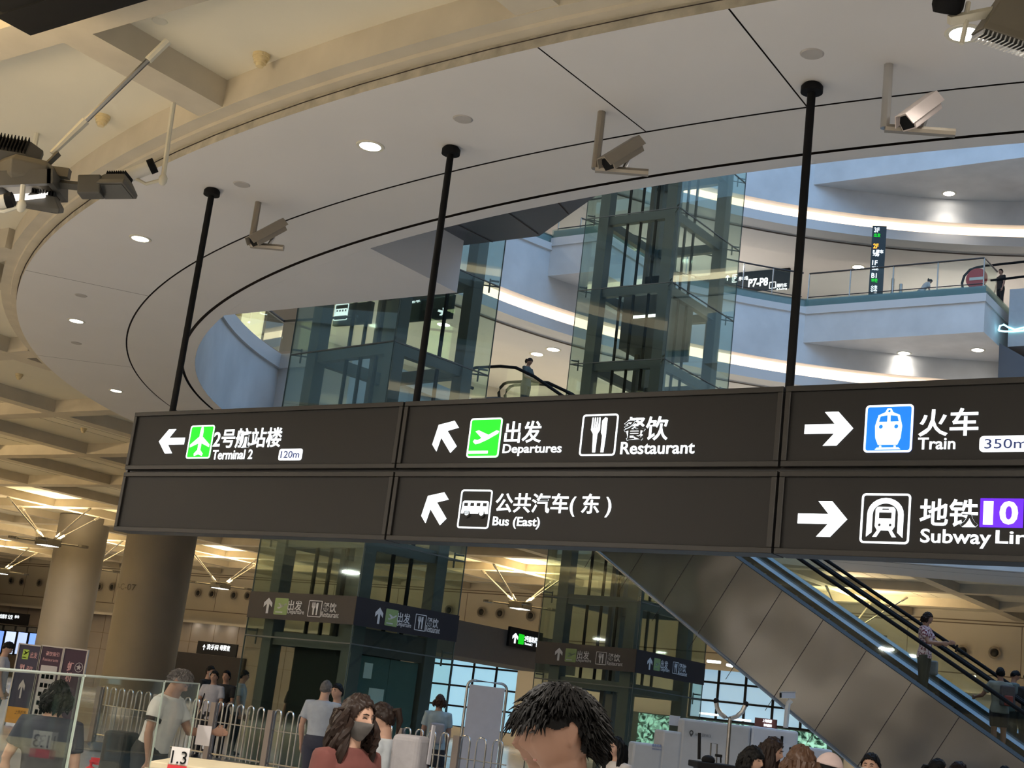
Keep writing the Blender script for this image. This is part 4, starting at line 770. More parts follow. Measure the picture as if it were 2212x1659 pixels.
for i, lb in enumerate(('hoop fence panel behind the tall glass screen, beside the information board', 'hoop fence panel behind the man in the white short-sleeved shirt', 'hoop fence panel in front of the woman in white', 'hoop fence panel beside the man in the grey polo shirt', 'hoop fence panel behind the woman in the rust top', 'hoop fence panel behind the grey backpack', 'hoop fence panel in front of the white notice board')): fence(fu[i]+.1, fu[i+1]-.04, lb)
t = thing('notice_board', 'blank white notice board in a rounded steel frame behind the fence', 'notice board', (aty(1042, 1600, 27).x, 27, 0)); A, B = aty(1000, 1560, 27).x, aty(1087, 1560, 27).x; zt = aty(1042, 1472, 27).z
obj('board', MB().box((A+.04, 27, .35), (B-.04, 27.03, zt-.08)), mat('board_white', (.66, .64, .68), .5), t); r = .12
obj('frame', MB().tube([(A, 27.02, 0)]+[(A+r-r*cos(pi/2*k/4), 27.02, zt-r+r*sin(pi/2*k/4)) for k in range(5)]+[(B-r+r*sin(pi/2*k/4), 27.02, zt-r+r*cos(pi/2*k/4)) for k in range(5)]+[(B, 27.02, 0)], .025, 8), STEEL, t, True); obj('foot', MB().box((A-.05, 26.75, 0), (A+.05, 27.3, .05)).box((B-.05, 26.75, 0), (B+.05, 27.3, .05)), STEEL, t)
# tall glass screen in front on the left
gpts = [tuple(aty(x, y, d)[:2]) for x, y, d in ((-20, 1447, 5.2), (180, 1463, 6.8), (355, 1477, 10.0), (430, 1484, 12.2))]; t = thing('glass_screen', 'tall clear glass screen with thin steel edges across the lower left corner', 'glass screen', (-2.4, 8, 0))
for (a, b), zb in zip(zip(gpts, gpts[1:]), (.1, .1, .98)):
    A, B = Vector((a[0], a[1], 0)), Vector((b[0], b[1], 0)); w = (B-A).cross(Vector((0, 0, 1))).normalized()*.008; Z = Vector((0, 0, 1)); A, B = A+(B-A)*.01, B-(B-A)*.01
    obj('glass_pane', MB().add([x+Z*z for z in (zb, 1.53) for x in (A-w, B-w, B+w, A+w)], [(0, 1, 5, 4), (1, 2, 6, 5), (2, 3, 7, 6), (3, 0, 4, 7), (0, 1, 2, 3), (4, 5, 6, 7)]), glass('screen_glass', (.95, .975, .96), .22, .02), t)
    obj('top_edge', MB().tube([A+Z*1.537, B+Z*1.537], .007, 6), mat('edge_bright', (.42, .47, .42), .3), t)
for a in gpts[1:]: obj('post', MB().tube([(a[0], a[1], 0), (a[0], a[1], 1.54)], .007, 6), mat('edge_bright', (.42, .47, .42), .3), t)
# counter with the number card
t = thing('desk_counter', 'pale beige counter top at the lower edge, under the number card', 'counter', (aty(480, 1659, 8).x, 8.3, 0)); P = [aty(330, 1640, 8.0), aty(700, 1668, 8.0)]
obj('top', MB().box((P[0].x, 7.95, 1.08), (P[1].x, 8.75, 1.12)), mat('counter_beige', (.66, .56, .38), .5), t, bevel=.008); obj('body', MB().box((P[0].x+.05, 8.02, 0), (P[1].x-.05, 8.68, 1.08)), mat('counter_side', (.45, .40, .33), .6), t)
t = thing('number_card', 'white card reading 1.3 with a red foot strip', 'sign', (aty(385, 1640, 7.9).x, 7.9, 1.12)); cd = MB(); a, b = aty(367, 1640, 7.9).x, aty(407, 1640, 7.9).x; z1 = aty(387, 1614, 7.9).z
obj('card', MB().box((a, 7.9, 1.12), (b, 7.906, z1)), mat('card_white', (.74, .70, .68), .5), t)
flat_art('number', text_mb('1.3', .0), (371, 404, 1622, 1650), 7.9, BLACK, t); flat_art('red_strip', shape_mb([rrect(0, 1, 0, 1, .01)]), (361, 403, 1653, 1672), 7.9, mat('strip_red', (.62, .03, .04), .5), t)
# fire extinguisher
p = Vector((aty(196, 1655, 16.8).x, 16.8, 0)); t = thing('fire_extinguisher', 'red fire extinguisher standing on the floor at the lower left edge', 'fire extinguisher', p); RED = mat('extinguisher_red', (.50, .02, .03), .35)
obj('cylinder', MB().lathe([(.06, 0), (.075, .02), (.075, .36), (.05, .43), (.02, .45)], p, 18), RED, t, True); obj('valve', MB().tube([p+Vector((0, 0, .44)), p+Vector((0, 0, .5))], .018, 8).box((p.x-.02, 16.78, .49), (p.x+.10, 16.82, .515)).box((p.x-.01, 16.79, .515), (p.x+.11, 16.81, .545)), RED, t)
obj('hose', MB().tube([p+Vector((.02, 0, .48)), p+Vector((.16, 0, .47)), p+Vector((.2, 0, .3)), p+Vector((.1, 0, .15))], .012, 6), RED, t, True)
# white service counter with its camera post, signs and card reader
WH = mat('booth_white', (.60, .59, .58), .45); WH2 = mat('booth_white_lit', (.70, .73, .80), .4); YS = 24.0; t = thing('service_counter', 'white service counter with rounded corners and a grey map pin print', 'counter', (aty(1580, 1650, YS).x, YS+.5, 0))  # the second white is a brighter, cooler copy with light in its colour
def seg(x0, x1, y0, m, nm, d=1.1, y1=None): A, B = aty(x0, y0, YS).x, aty(x1, y0, YS).x; z1 = aty((x0+x1)/2, y0, YS).z; return obj(nm, MB().box((A, YS, 0), (B, YS+d, z1)), m, t, bevel=.04), z1
seg(1432, 1475, 1579, WH, 'low_wing'); seg(1474, 1624, 1560, WH, 'front_panel', .5); seg(1624, 1726, 1574, WH2, 'side_wing'); seg(1700, 1800, 1614, WH2, 'low_end', .8); seg(1368, 1432, 1606, WH, 'side_desk', .7)
flat_art('map_pin', shape_mb([[(.5, 0)]+[(.5+.42*cos(a), .62+.38*sin(a)) for a in [(-.2+k*.155)*pi for k in range(10)]], circ(.5, .62, .2, 14, .18)]), (1488, 1497, 1577, 1592), YS, LAMPM, t, .045); flat_art('lettering', text_mb('问询中心', .0), (1500, 1510, 1584, 1590), YS, LAMPM, t, .045); flat_art('lettering', text_mb('SERVICE', .0), (1515, 1535, 1586, 1592), YS, LAMPM, t, .045)
flat_art('lettering', text_mb('综合问讯', .01), (1408, 1428, 1607, 1614), YS, INKB, t, .045); flat_art('lettering', text_mb('Information', .0), (1408, 1428, 1616, 1620), YS, INKB, t, .045)
for k, x in enumerate((1661, 1688)): obj('vent_hole', MB().box((aty(x-3, 1595, YS).x, YS-.05, aty(x, 1604, YS).z), (aty(x+3, 1595, YS).x, YS-.035, aty(x, 1590, YS).z)), BLACK, t, bevel=.01)
obj('monitor', MB().box((aty(1455, 1560, YS).x, YS+.5, 1.75), (aty(1478, 1560, YS).x, YS+.55, aty(1465, 1546, YS).z)), WH2, t)
wallsign('airport_sign', 'small dark red lit sign on the white service counter', (1630, 1676, 1552, 1572), atv(1650, 1562, 24).dot(VX) if False else aty(1650, 1560, 24.7).dot(VX), mat('sign_maroon', (.12, .02, .02), .4), [('lettering', text_mb('上海旅游', .02), (1648, 1668, 1554, 1561), LWHITE), ('lettering', text_mb('咨询服务', .01), (1650, 1668, 1564, 1570), LWHITE)], thick=.05)
t = thing('security_camera', 'white camera on a hooked white post in front of the escalator foot', 'security camera', (aty(1697, 1575, YS+.6).x, YS+.6, 1.9)); y = YS+.6
obj('post', MB().tube([aty(a, b, y) for a, b in ((1697, 1572), (1701, 1530), (1703, 1519), (1709, 1513))], .045, 8), mat('camera_white', (.80, .77, .70), .4), t, True); A, B = aty(1688, 1504, y), aty(1716, 1500, y); d = B-A
obj('housing', MB().box((-.12, -.06, -.05), (.12, .06, .05), Matrix.Translation((A+B)/2) @ Matrix.Rotation(radians(-6), 4, 'Y')), WH2, t, bevel=.01); obj('sun_shield', MB().box((-.14, -.075, .05), (.13, .075, .065), Matrix.Translation((A+B)/2) @ Matrix.Rotation(radians(-6), 4, 'Y')), WH, t); obj('lens_window', MB().box((-.135, -.05, -.045), (-.121, .05, .04), Matrix.Translation((A+B)/2) @ Matrix.Rotation(radians(-6), 4, 'Y')), BLACK, t)
# hooked steel stand, scanner with sticks, trolley
YT = 16.0; p = aty(1571, 1659, YT); t = thing('hook_stand', 'thin steel stand with a wide curved fork on top', 'stand', (p.x, YT, 0)); obj('pole', MB().tube([(p.x, YT, .03), aty(1577, 1552, YT)], .022, 8), STEEL, t, True)
pts = [aty(x, y, YT) for x, y in ((1547, 1514), (1549, 1528), (1556, 1541), (1566, 1549), (1578, 1552), (1591, 1548), (1603, 1538), (1611, 1521))]; obj('fork', MB().tube(pts, .026, 8), STEEL, t, True); obj('fork_tips', MB().ball(pts[0], .035, 8), BLACK, t); obj('fork_tips', MB().ball(pts[-1], .035, 8), BLACK, t); obj('base', MB().lathe([(.02, .03), (.25, .03), (.26, 0), (.01, 0)], (p.x, YT, 0), 20), STEEL, t)
YC = 14.0; t = thing('scanner_table', 'black scanner table with two padded black sticks', 'scanner', (aty(1545, 1659, YC).x, YC, 0)); A, B = aty(1507, 1645, YC), aty(1600, 1652, YC)
obj('table_top', MB().box((A.x, YC, A.z-.06), (B.x, YC+.6, A.z)), BLACK, t, bevel=.01); obj('cabinet', MB().box((A.x+.05, YC+.05, 0), (B.x-.05, YC+.55, A.z-.06)), DARK, t)
for x, y0, y1 in ((1510, 1583, 1640), (1598, 1628, 1652)): obj('padded_stick', MB().tube([aty(x, y1, YC+.1), aty(x+1, y0, YC+.1)], .016 if y0 < 1600 else .02, 10), BLACK, t, True)
obj('dome', MB().ball(aty(1530, 1642, YC+.2), (.07, .06, .05), 12), BLACK, t, True); obj('sensor', MB().box((aty(1550, 1636, YC).x, YC+.1, aty(1555, 1636, YC).z), (aty(1564, 1636, YC).x, YC+.16, aty(1555, 1630, YC).z)).tube([aty(1557, 1648, YC+.13), aty(1557, 1636, YC+.13)], .008, 6), BLACK, t)
p = aty(1540, 1659, 15); t = thing('suitcase', 'dark suitcase with a raised thin handle behind the scanner table', 'suitcase', (p.x, 15, 0)); obj('shell', MB().box((p.x-.2, 14.9, .05), (p.x+.2, 15.15, .66)), DARK, t, bevel=.03)
obj('pull_handle', MB().tube([aty(1533, 1662, 15), aty(1536, 1605, 15), aty(1549, 1607, 15), aty(1547, 1664, 15)], .009, 6), LAMPM, t)
for s in (-.14, .14): obj('wheel', MB().lathe([(.01, -.015), (.035, -.015), (.035, .015), (.01, .015)], (p.x+s, 15, .035), 12, Matrix.Rotation(pi/2, 4, 'Y')), BLACK, t)
t = thing('queue_post', 'black post with a small blue light behind the front man', 'post', (aty(1310, 1650, 14).x, 14, 0)); q = aty(1310, 1600, 14); obj('pole', MB().tube([(q.x, 14, 0), aty(1314, 1562, 14)], .02, 8), BLACK, t); obj('blue_light', MB().box((aty(1300, 1580, 14).x, 13.95, aty(1310, 1583, 14).z), (aty(1322, 1580, 14).x, 14.0, aty(1310, 1578, 14).z)), lit('led_blue', (.1, .15, 1.0), 3.0), t)
# ================================================================== PEOPLE
def interp(tab, x):
    for (a, b), (c, d) in zip(tab, tab[1:]):
        if x <= c: return b+(d-b)*(x-a)/(c-a) if c > a else d
    return tab[-1][1]
def gz(x, s): return math.exp(-(x/s)**2)
def head_pt(lon, t, k=1.0, infl=0.0):
    """a point of the head's surface: lon from the face (+y) towards the right ear, t the latitude"""
    x, y, z = sin(lon)*cos(t), cos(lon)*cos(t), sin(t); px, py, pz = x*.076, y*.096, z*.116
    if z < 0:
        q = -z; px *= 1-.30*q**1.6; py *= (1-.06*q) if y > 0 else (1-.50*q)
    if y > 0:
        py -= .006*y*gz(x, .9); py += .026*gz(x, .13+.07*max(0, -z))*gz(z+.16, .17)+.008*gz(x, .10)*gz(z-.05, .2)
        for s in (-1, 1): py -= .010*gz(x-s*.36, .17)*gz(z-.09, .11); py += .004*gz(x-s*.5, .2)*gz(z+.22, .18)
        py += .004*gz(z-.25, .08)*gz(x, .6); py += .007*gz(x, .24)*gz(z+.47, .035)+.006*gz(x, .20)*gz(z+.56, .035)-.004*gz(x, .22)*gz(z+.515, .02)-.004*gz(x, .3)*gz(z+.67, .06); py += .010*gz(x, .26)*gz(z+.84, .13)
    n = Vector((x/.076, y/.096, z/.116)).normalized(); return (Vector((px, py, pz))+n*infl)*k
def head_grid(nl, nt, k, infl=0.0, keep=None, jitter=0.0, seed=0):
    mb = MB(); vs = []; 
    for i in range(nt+1):
        t = -pi/2+pi*i/nt; t = max(-1.56, min(1.56, t))
        for j in range(nl):
            lon = -pi+2*pi*j/nl; f = infl
            if jitter: q = Vector((sin(lon)*cos(t), cos(lon)*cos(t), sin(t))); f += jitter*noise.noise(q*5+Vector((seed, 0, 0)))+jitter*.6*noise.noise(Vector((lon*9, t*2.2, seed)))
            vs.append(head_pt(lon, t, k, f))
    fs = []
    for i in range(nt):
        for j in range(nl):
            j2 = (j+1) % nl; lon = abs(-pi+2*pi*(j+.5)/nl); z = sin(-pi/2+pi*(i+.5)/nt)
            if keep is None or keep(lon, z): fs.append((i*nl+j, i*nl+j2, (i+1)*nl+j2, (i+1)*nl+j))
    return mb.add(vs, fs)
HL = dict(short=[(0, .52), (40, .46), (62, .30), (78, .16), (98, .10), (112, -.32), (180, -.50)], fringe=[(0, .27), (30, .25), (55, .22), (74, .10), (90, .17), (104, .08), (116, -.40), (180, -.55)],
          thin=[(0, .80), (40, .72), (70, .35), (90, .2), (110, -.2), (180, -.45)], tied=[(0, .60), (40, .50), (64, .24), (84, .06), (104, -.2), (125, -.5), (180, -.6)], long=[(0, .62), (30, .52), (50, .28), (66, -.15), (84, -.7), (180, -.95)], bob=[(0, .30), (35, .28), (56, .1), (70, -.5), (84, -.75), (180, -.85)])
SKIN = {}
def cloth(name, col, sc=14): return mat('cloth_'+name, tuple(c*.78 for c in col), .85, var=.10, scale=sc, bump=.10)
def skin(i): c = ((.40, .235, .165), (.25, .135, .09), (.43, .27, .20))[i]; return mat('skin_%d' % i, c, .55, var=.04, scale=9)
HAIRM = dict(black=mat('hair_black', (.0035, .003, .003), .55, spec=.15, var=.25, scale=30), brown=mat('hair_brown', (.055, .028, .016), .45, spec=.15, var=.3, scale=30), grey=mat('hair_grey', (.12, .11, .105), .6, spec=.15, var=.3, scale=30), dark=mat('hair_dark', (.022, .013, .010), .45, spec=.15, var=.3, scale=30))
def person(label, at, z0, head, h, top=('white', (.62, .62, .62)), bottom=('black', (.02, .02, .022)), hair='short', hcol='black', sk=0, sleeve='short', legs='trousers', arms=None, stride=0.0, lean=0.0, yaw=0.0, pitch=0.0, tilt=0.0, voxel=.014, mask=None, tufts=0, tail=0.0, hem=.47, build=1.0, detail=24, curl=0.0, shoes=(.03, .03, .035)):
    t = thing('person', label, 'person', (at[0], at[1], z0), radians(head-90)); k = h/1.70; Q = lambda n, mb, m, sm=True, par=None: obj(n, mb, m, par or t, sm, world=False)
    R = Matrix.Translation((0, 0, .52*h)) @ Matrix.Rotation(-radians(lean), 4, 'X') @ Matrix.Translation((0, 0, -.52*h))
    def ring(z, a, b, yo=0, n=18, inf=0.0, rot=True):
        p = [Vector((cos(2*pi*j/n)*(a*h*build+inf), yo*h+sin(2*pi*j/n)*(b*h*build+inf), z*h)) for j in range(n)]; return [R @ q for q in p] if rot else p
    TOR = [(.455, .070, .060, 0), (.48, .098, .070, 0), (.53, .100, .070, -.004), (.60, .083, .060, .004), (.67, .090, .063, .004), (.74, .106, .068, .0), (.79, .112, .060, -.004), (.818, .088, .046, -.008), (.835, .050, .040, -.008), (.845, .034, .036, -.004)]
    body = MB().loft([ring(*r_) for r_ in TOR]+[ring(.90, .031, .034, .004)])
    arms = arms or {}
    A = {}
    for s, nm in ((-1, 'L'), (1, 'R')):
        fl, ab, el, inw = (list(arms.get(nm, (4, 9, 14, .1)))+[.1])[:4]; fl, ab, el = radians(fl), radians(ab), radians(el)
        sh = R @ Vector((s*.103*h*build, -.004*h, .802*h)); d1 = Vector((s*sin(ab), sin(fl)*cos(ab), -cos(fl)*cos(ab))); e = sh+d1*.172*h
        d2 = Vector((s*(sin(ab)*.4-inw), sin(fl+el), -cos(fl+el))).normalized(); w = e+d2*.150*h; A[nm] = (sh, e, w, d1, d2)
        body.tube([sh+Vector((-s*.03*h, 0, .006*h)), sh, sh+d1*.06*h, e-d1*.02*h, e, e+d2*.04*h, w-d2*.03*h, w+d2*.01*h], [q*h for q in (.030, .034, .032, .025, .024, .025, .017, .015)], 10)
        sd = d2.cross(Vector((s, 0, 0.001))); sd = sd.normalized() if sd.length > .01 else Vector((0, 1, 0)); wd_ = sd; th = d2.cross(wd_).normalized()
        pm = w+d2*.030*h; body.loft([[q+wd_*x*h+th*y*h for x, y in ((-a, -.009), (a, -.009), (a, .009), (-a, .009))] for q, a in ((w, .014), (w+d2*.02*h, .022), (w+d2*.055*h, .024))])
        for i in range(4):
            o = pm+d2*.022*h+wd_*(-.018+.012*i)*h; L = (.040, .046, .043, .034)[i]*h; c1 = (d2+th*-.25*s*0+Vector((-s*.15, .12, 0))).normalized(); c2 = (d2+Vector((-s*.35, .30, 0))).normalized()
            body.tube([o, o+c1*L*.5, o+c1*L*.5+c2*L*.55], [.0052*h, .0050*h, .0038*h], 6)
        o = w+d2*.018*h+wd_*.018*h; body.tube([o, o+(d2*.6+wd_*.6).normalized()*.028*h, o+(d2*.95+wd_*.35).normalized()*.052*h], [.0068*h, .0058*h, .0042*h], 6)
    LG = {}
    for s, nm in ((-1, 'L'), (1, 'R')):
        a = radians(stride)*s; kn = radians(max(0, -stride*s)*.9+4); hp = Vector((s*.050*h, 0, .50*h)); d = Vector((s*.02, sin(a), -cos(a))).normalized(); kp = hp+d*.235*h
        d2 = Vector((0, sin(a-kn), -cos(a-kn))); ap = kp+d2*.225*h; LG[nm] = (hp, kp, ap)
        body.tube([hp, hp+d*.05*h, kp-d*.03*h, kp, kp+d2*.06*h, ap-d2*.04*h, ap], [q*h*build for q in (.058, .056, .036, .033, .034, .022, .021)], 10)
    dz = min(LG['L'][2].z, LG['R'][2].z)-.045*h; shoe = []
    HC = R @ Vector((0, .014*h, .93*h)); HM = Matrix.Translation(HC) @ Matrix.Rotation(radians(yaw), 4, 'Z') @ Matrix.Rotation(-radians(pitch+lean), 4, 'X') @ Matrix.Rotation(radians(tilt), 4, 'Y')
    def H(mb): mb.v = [HM @ p for p in mb.v]; return mb
    hd = head_grid(detail, detail*2//3, k); 
    for s in (-1, 1): hd.ball(Vector((s*.075, -.008, .0))*k, (.010*k, .020*k, .033*k), 10); hd.ball(Vector((s*.082, -.016, .006))*k, (.006*k, .016*k, .026*k), 8)
    H(hd); body.v += []; n0 = len(body.v); body.add(hd.v, hd.f)
    body.v = [p-Vector((0, 0, dz)) for p in body.v]
    SH = Vector((0, 0, -dz)); b = Q('body', body, skin(sk)); rm = b.modifiers.new('surface', 'REMESH'); rm.mode = 'VOXEL'; rm.voxel_size = voxel; rm.use_smooth_shade = True; b.modifiers.new('soft', 'SMOOTH').iterations = 1
    def fabric(nm, mb, col, vx=.016):
        mb.v = [p+SH for p in mb.v]; o = Q(nm, mb, cloth(*col)); r = o.modifiers.new('surface', 'REMESH'); r.mode = 'VOXEL'; r.voxel_size = vx; r.use_smooth_shade = True; o.modifiers.new('soft', 'SMOOTH').iterations = 2; return o
    sm = MB(); z_h = hem
    TT = [(z, a, bb, yo) for z, a, bb, yo in TOR if z > hem+.01 and z < .84]; a0 = TT[0]; sm.loft([ring(hem, a0[1]*1.03, a0[2]*1.06, a0[3], inf=.018)]+[ring(z, a, bb, yo, inf=.015) for z, a, bb, yo in TT]+[ring(.842, .040, .040, -.004, inf=.006)])
    for s, nm in ((-1, 'L'), (1, 'R')):
        sh, e, w, d1, d2 = A[nm]
        if sleeve == 'none': continue
        pts = [sh+Vector((-s*.04*h, 0, .004*h)), sh+Vector((0, 0, .004*h)), sh+d1*.06*h, sh+d1*.115*h]; rs = [.036*h, .042*h, .042*h, .041*h]
        if sleeve == 'long': pts = pts[:3]+[e, e+d2*.05*h, w-d2*.01*h]; rs = rs[:3]+[.034*h, .032*h, .024*h]
        sm.tube(pts, rs, 12)
    fabric('shirt', sm, top)
    bt = MB(); bt.loft([ring(.455, .072, .064, 0, inf=.008, rot=False), ring(.48, .100, .073, 0, inf=.010, rot=False), ring(.53, .102, .073, -.004, inf=.010, rot=False), ring(.57, .092, .066, 0, inf=.008)])
    if legs == 'skirt': bt.loft([ring(.53, .10, .075, 0, rot=False), ring(.40, .12, .09, 0, rot=False), ring(.30, .13, .10, 0, rot=False)])
    else:
        for nm in 'LR':
            hp, kp, ap = LG[nm]; d = (kp-hp).normalized(); d2 = (ap-kp).normalized(); pts = [hp, hp+d*.06*h, kp-d*.05*h]; rs = [.064*h*build, .063*h*build, .050*h]
            if legs == 'trousers': pts += [kp, ap-d2*.06*h, ap+d2*.005*h]; rs = rs[:2]+[.047*h, .044*h, .036*h, .034*h]
            bt.tube(pts, rs, 12)
    fabric('skirt' if legs == 'skirt' else ('shorts' if legs == 'shorts' else 'trousers'), bt, bottom)
    for nm in 'LR':
        ap = LG[nm][2]+SH; f = Vector((0, .05*h, 0)); zf = ap.z-.04*h; sb = MB(); sb.loft([[Vector((ap.x+x*wd2*h, ap.y+yy*h, zf+zz*h)) for x, zz in ((-1, 0), (1, 0), (1, .5*hh), (.6, hh), (-.6, hh), (-1, .5*hh))] for yy, wd2, hh in ((-.035, .020, .045), (.0, .024, .05), (.05, .028, .036), (.09, .026, .026), (.108, .014, .016))]); Q('shoe', sb, mat('shoe_%02d' % int(shoes[0]*100), shoes, .6))
    hz = HL[hair]; kf = lambda lon, z: z > interp(hz, math.degrees(lon))
    hq = 2 if tufts > 1000 else 1; hm = head_grid(detail*2*hq, detail*4//3*hq, k, .013 if hair != 'thin' else .006, kf, .010, random.random()*9); H(hm)
    rr = random.Random(int(at[0]*100)+int(h*1000))
    if tufts:
        tf = MB(); c = 0
        while c < tufts:
            lon = rr.uniform(-pi, pi); z = rr.uniform(-.6, 1)
            side = 1.1 < abs(lon) < 2.3
            if not kf(abs(lon), z-((.24 if 1.2 < abs(lon) < 1.95 else .10) if side else .03)): continue
            tt_ = math.asin(z); p = head_pt(lon, tt_, k, .012); crown = Vector((0, -.35, .94)); n = Vector((sin(lon)*cos(tt_), cos(lon)*cos(tt_), z)); d = (n-crown*n.dot(crown)); d = d.normalized() if d.length > .05 else Vector((rr.uniform(-1, 1), 1, 0)).normalized()
            d = (d+Vector((rr.uniform(-.35, .35), rr.uniform(-.35, .35), -.15-(.9 if p.y > .05*k else .25)))).normalized(); L = rr.uniform(.025, .05)*k*(.55 if side and z < .5 else 1); tf.tube([p-n*.004, p+d*L*.45+n*.005, p+d*L+n*.000-Vector((0, 0, .006))], [.0042*k, .0034*k, .0006], 4); c += 1
        H(tf); hm.add(tf.v, tf.f)
    if hair in ('long', 'bob') and tail:
        for i in range(46):
            lon = radians(rr.uniform(70, 290)); q0 = head_pt(lon-2*pi if lon > pi else lon, rr.uniform(-.1, .35), k, .012); q0 = HM @ q0; o = Vector((q0.x-HC.x, q0.y-HC.y, 0)); dirn = o.normalized(); wv = rr.uniform(0, 6); L = tail*rr.uniform(.75, 1.05); pts = []
            for j in range(13):
                f = j/12; pts.append(q0+dirn*((.020+curl*1.5)*sin(f*pi)-.012*f+.012*f*f)+Vector(((.008+curl)*sin(wv+f*(7+curl*250)), (.008+curl)*cos(wv+f*(6+curl*250)), -L*f)))
            hm.tube(pts, [.017, .018, .019, .019, .018, .018, .017, .016, .015, .013, .011, .008, .003], 6)
    elif hair == 'tied':
        q0 = HM @ (Vector((0, -.100, .03))*k); bk = (HM.to_3x3() @ Vector((0, -1, 0)))
        if tail > .08: hm.tube([q0, q0+bk*.035, q0+bk*.06+Vector((0, 0, -tail*.4)), q0+bk*.045+Vector((0, 0, -tail))], [.022, .028, .026, .004], 8)
        else: hm.ball(q0+bk*.02+Vector((0, 0, .03)), .040, 10)
    hm.v = [p+SH for p in hm.v]; ho = Q('hair', hm, HAIRM[hcol])
    if not tufts: so = ho.modifiers.new('thick', 'SOLIDIFY'); so.thickness = .008; so.offset = -1
    for s in (-1, 1):
        ey = MB().tube([head_pt(s*a_, .09+o_, k, .0030) for a_, o_ in ((.20, -.02), (.30, .015), (.42, .02), (.54, -.02))], [.0016*k, .0040*k, .0040*k, .0016*k], 6); H(ey); ey.v = [q+SH for q in ey.v]; eo = Q('eye', ey, mat('eye_dark', (.03, .02, .018), .3))
        br = MB().tube([head_pt(s*a_, .245+o_, k, .0045) for a_, o_ in ((.18, .0), (.38, .035), (.60, .0))], [.003*k, .0042*k, .002*k], 6); H(br); br.v = [q+SH for q in br.v]; Q('eyebrow', br, HAIRM[hcol])
    if mask:
        mm = head_grid(detail*2, detail*4//3, k, .009, lambda lon, z: -.93 < z < -.06 and lon < radians(74)); H(mm); mm.v = [q+SH for q in mm.v]; mo = Q('face_mask', mm, cloth(*mask)); mo.modifiers.new('soft', 'SMOOTH').iterations = 4
    else:
        lp = MB().tube([head_pt(a_, -.54, k, .0012) for a_ in (-.24, -.1, 0, .1, .24)], [.002*k, .0042*k, .0036*k, .0042*k, .002*k], 6); H(lp); lp.v = [q+SH for q in lp.v]; Q('lips', lp, mat('lips', (.36, .15, .12), .5))
    X = Matrix.Translation((at[0], at[1], z0)) @ Matrix.Rotation(radians(head-90), 4, 'Z')
    return t, Q, {n: [X @ (p+SH) for p in A[n][:3]] for n in A}, X, HM, SH, R
def P(x, ytop, d, label, head, hmin=1.5, hmax=1.84, z0=0.0, **kw):
    p = aty(x, ytop, d); h = max(hmin, min(hmax, p.z-z0-.006)); return person(label, (p.x, d), z0, head, h, **kw)
def bag(Q, name, lo, hi, m, bev=.04): o = Q(name, MB().box(lo, hi), m, False); b = o.modifiers.new('bevel', 'BEVEL'); b.width = bev; b.segments = 3; return o
BLK = ('black', (.020, .020, .022)); WHT = ('white', (.60, .60, .60)); NVY = ('navy', (.030, .032, .055))
# the front man and the face just behind him
P(1240, 1488, 3.72, 'young man with thick black hair, nearest head at the lower edge, looking down', 190, top=('charcoal', (.05, .05, .055)), hair='fringe', sk=1, pitch=12, voxel=.005, tufts=1500, detail=52)
P(1203, 1506, 4.25, 'person half hidden behind the nearest black-haired man, only the face showing', 205, hmin=1.45, top=BLK, hair='fringe', sk=1, pitch=10, voxel=.007, tufts=500, detail=40)
# woman in the rust top
P(772, 1497, 7.2, 'woman with long wavy dark hair and grey face mask in a rust top', -38, top=('rust', (.15, .042, .034)), hair='long', hcol='dark', tail=.44, curl=.012, mask=('maskgrey', (.13, .12, .115)), voxel=.008, detail=36, tufts=0, stride=12, pitch=4)
# woman with the backpack
t, Q, A, X, HM, SH, R = P(838, 1520, 10.5, 'woman in a white T-shirt with ponytail and grey and white backpack', 165, hmin=1.56, top=('white_tee', (.62, .66, .70)), bottom=BLK, hair='tied', hcol='dark', tail=.22, pitch=22, voxel=.010, detail=32, arms=dict(L=(20, 8, 60), R=(20, 8, 60)))
bag(Q, 'backpack', (-.14, -.33, .98), (.14, -.11, 1.37), cloth('pack_grey', (.42, .40, .42))); bag(Q, 'pack_pocket', (-.12, -.38, .97), (.12, -.30, 1.14), cloth('pack_olive', (.14, .13, .12))); Q('pack_tag', MB().box((-.02, -.345, 1.18), (.05, -.335, 1.46), Matrix.Rotation(.06, 4, 'Y')), cloth('tag_white', (.62, .60, .64)))
Q('headband', MB().tube([HM @ head_pt(a_, .62, .95, .018)+SH for a_ in (-1.3, -.8, -.3, .3, .8, 1.3)], .006, 6), cloth('white', (.6, .6, .6)))
# man in the grey polo and the face past his shoulder
P(706, 1470, 20.0, 'balding man in a pale grey polo shirt and navy trousers, seen from behind', 78, top=('polo', (.40, .43, .48)), bottom=('navy', (.030, .032, .055)), hair='thin', hcol='grey', voxel=.013, build=1.12, hem=.53, arms=dict(L=(4, 14, 16), R=(-4, 10, 20)))
P(733, 1478, 21.2, 'dark-haired person facing the man in the grey polo shirt', 235, top=BLK, hair='short', voxel=.016)
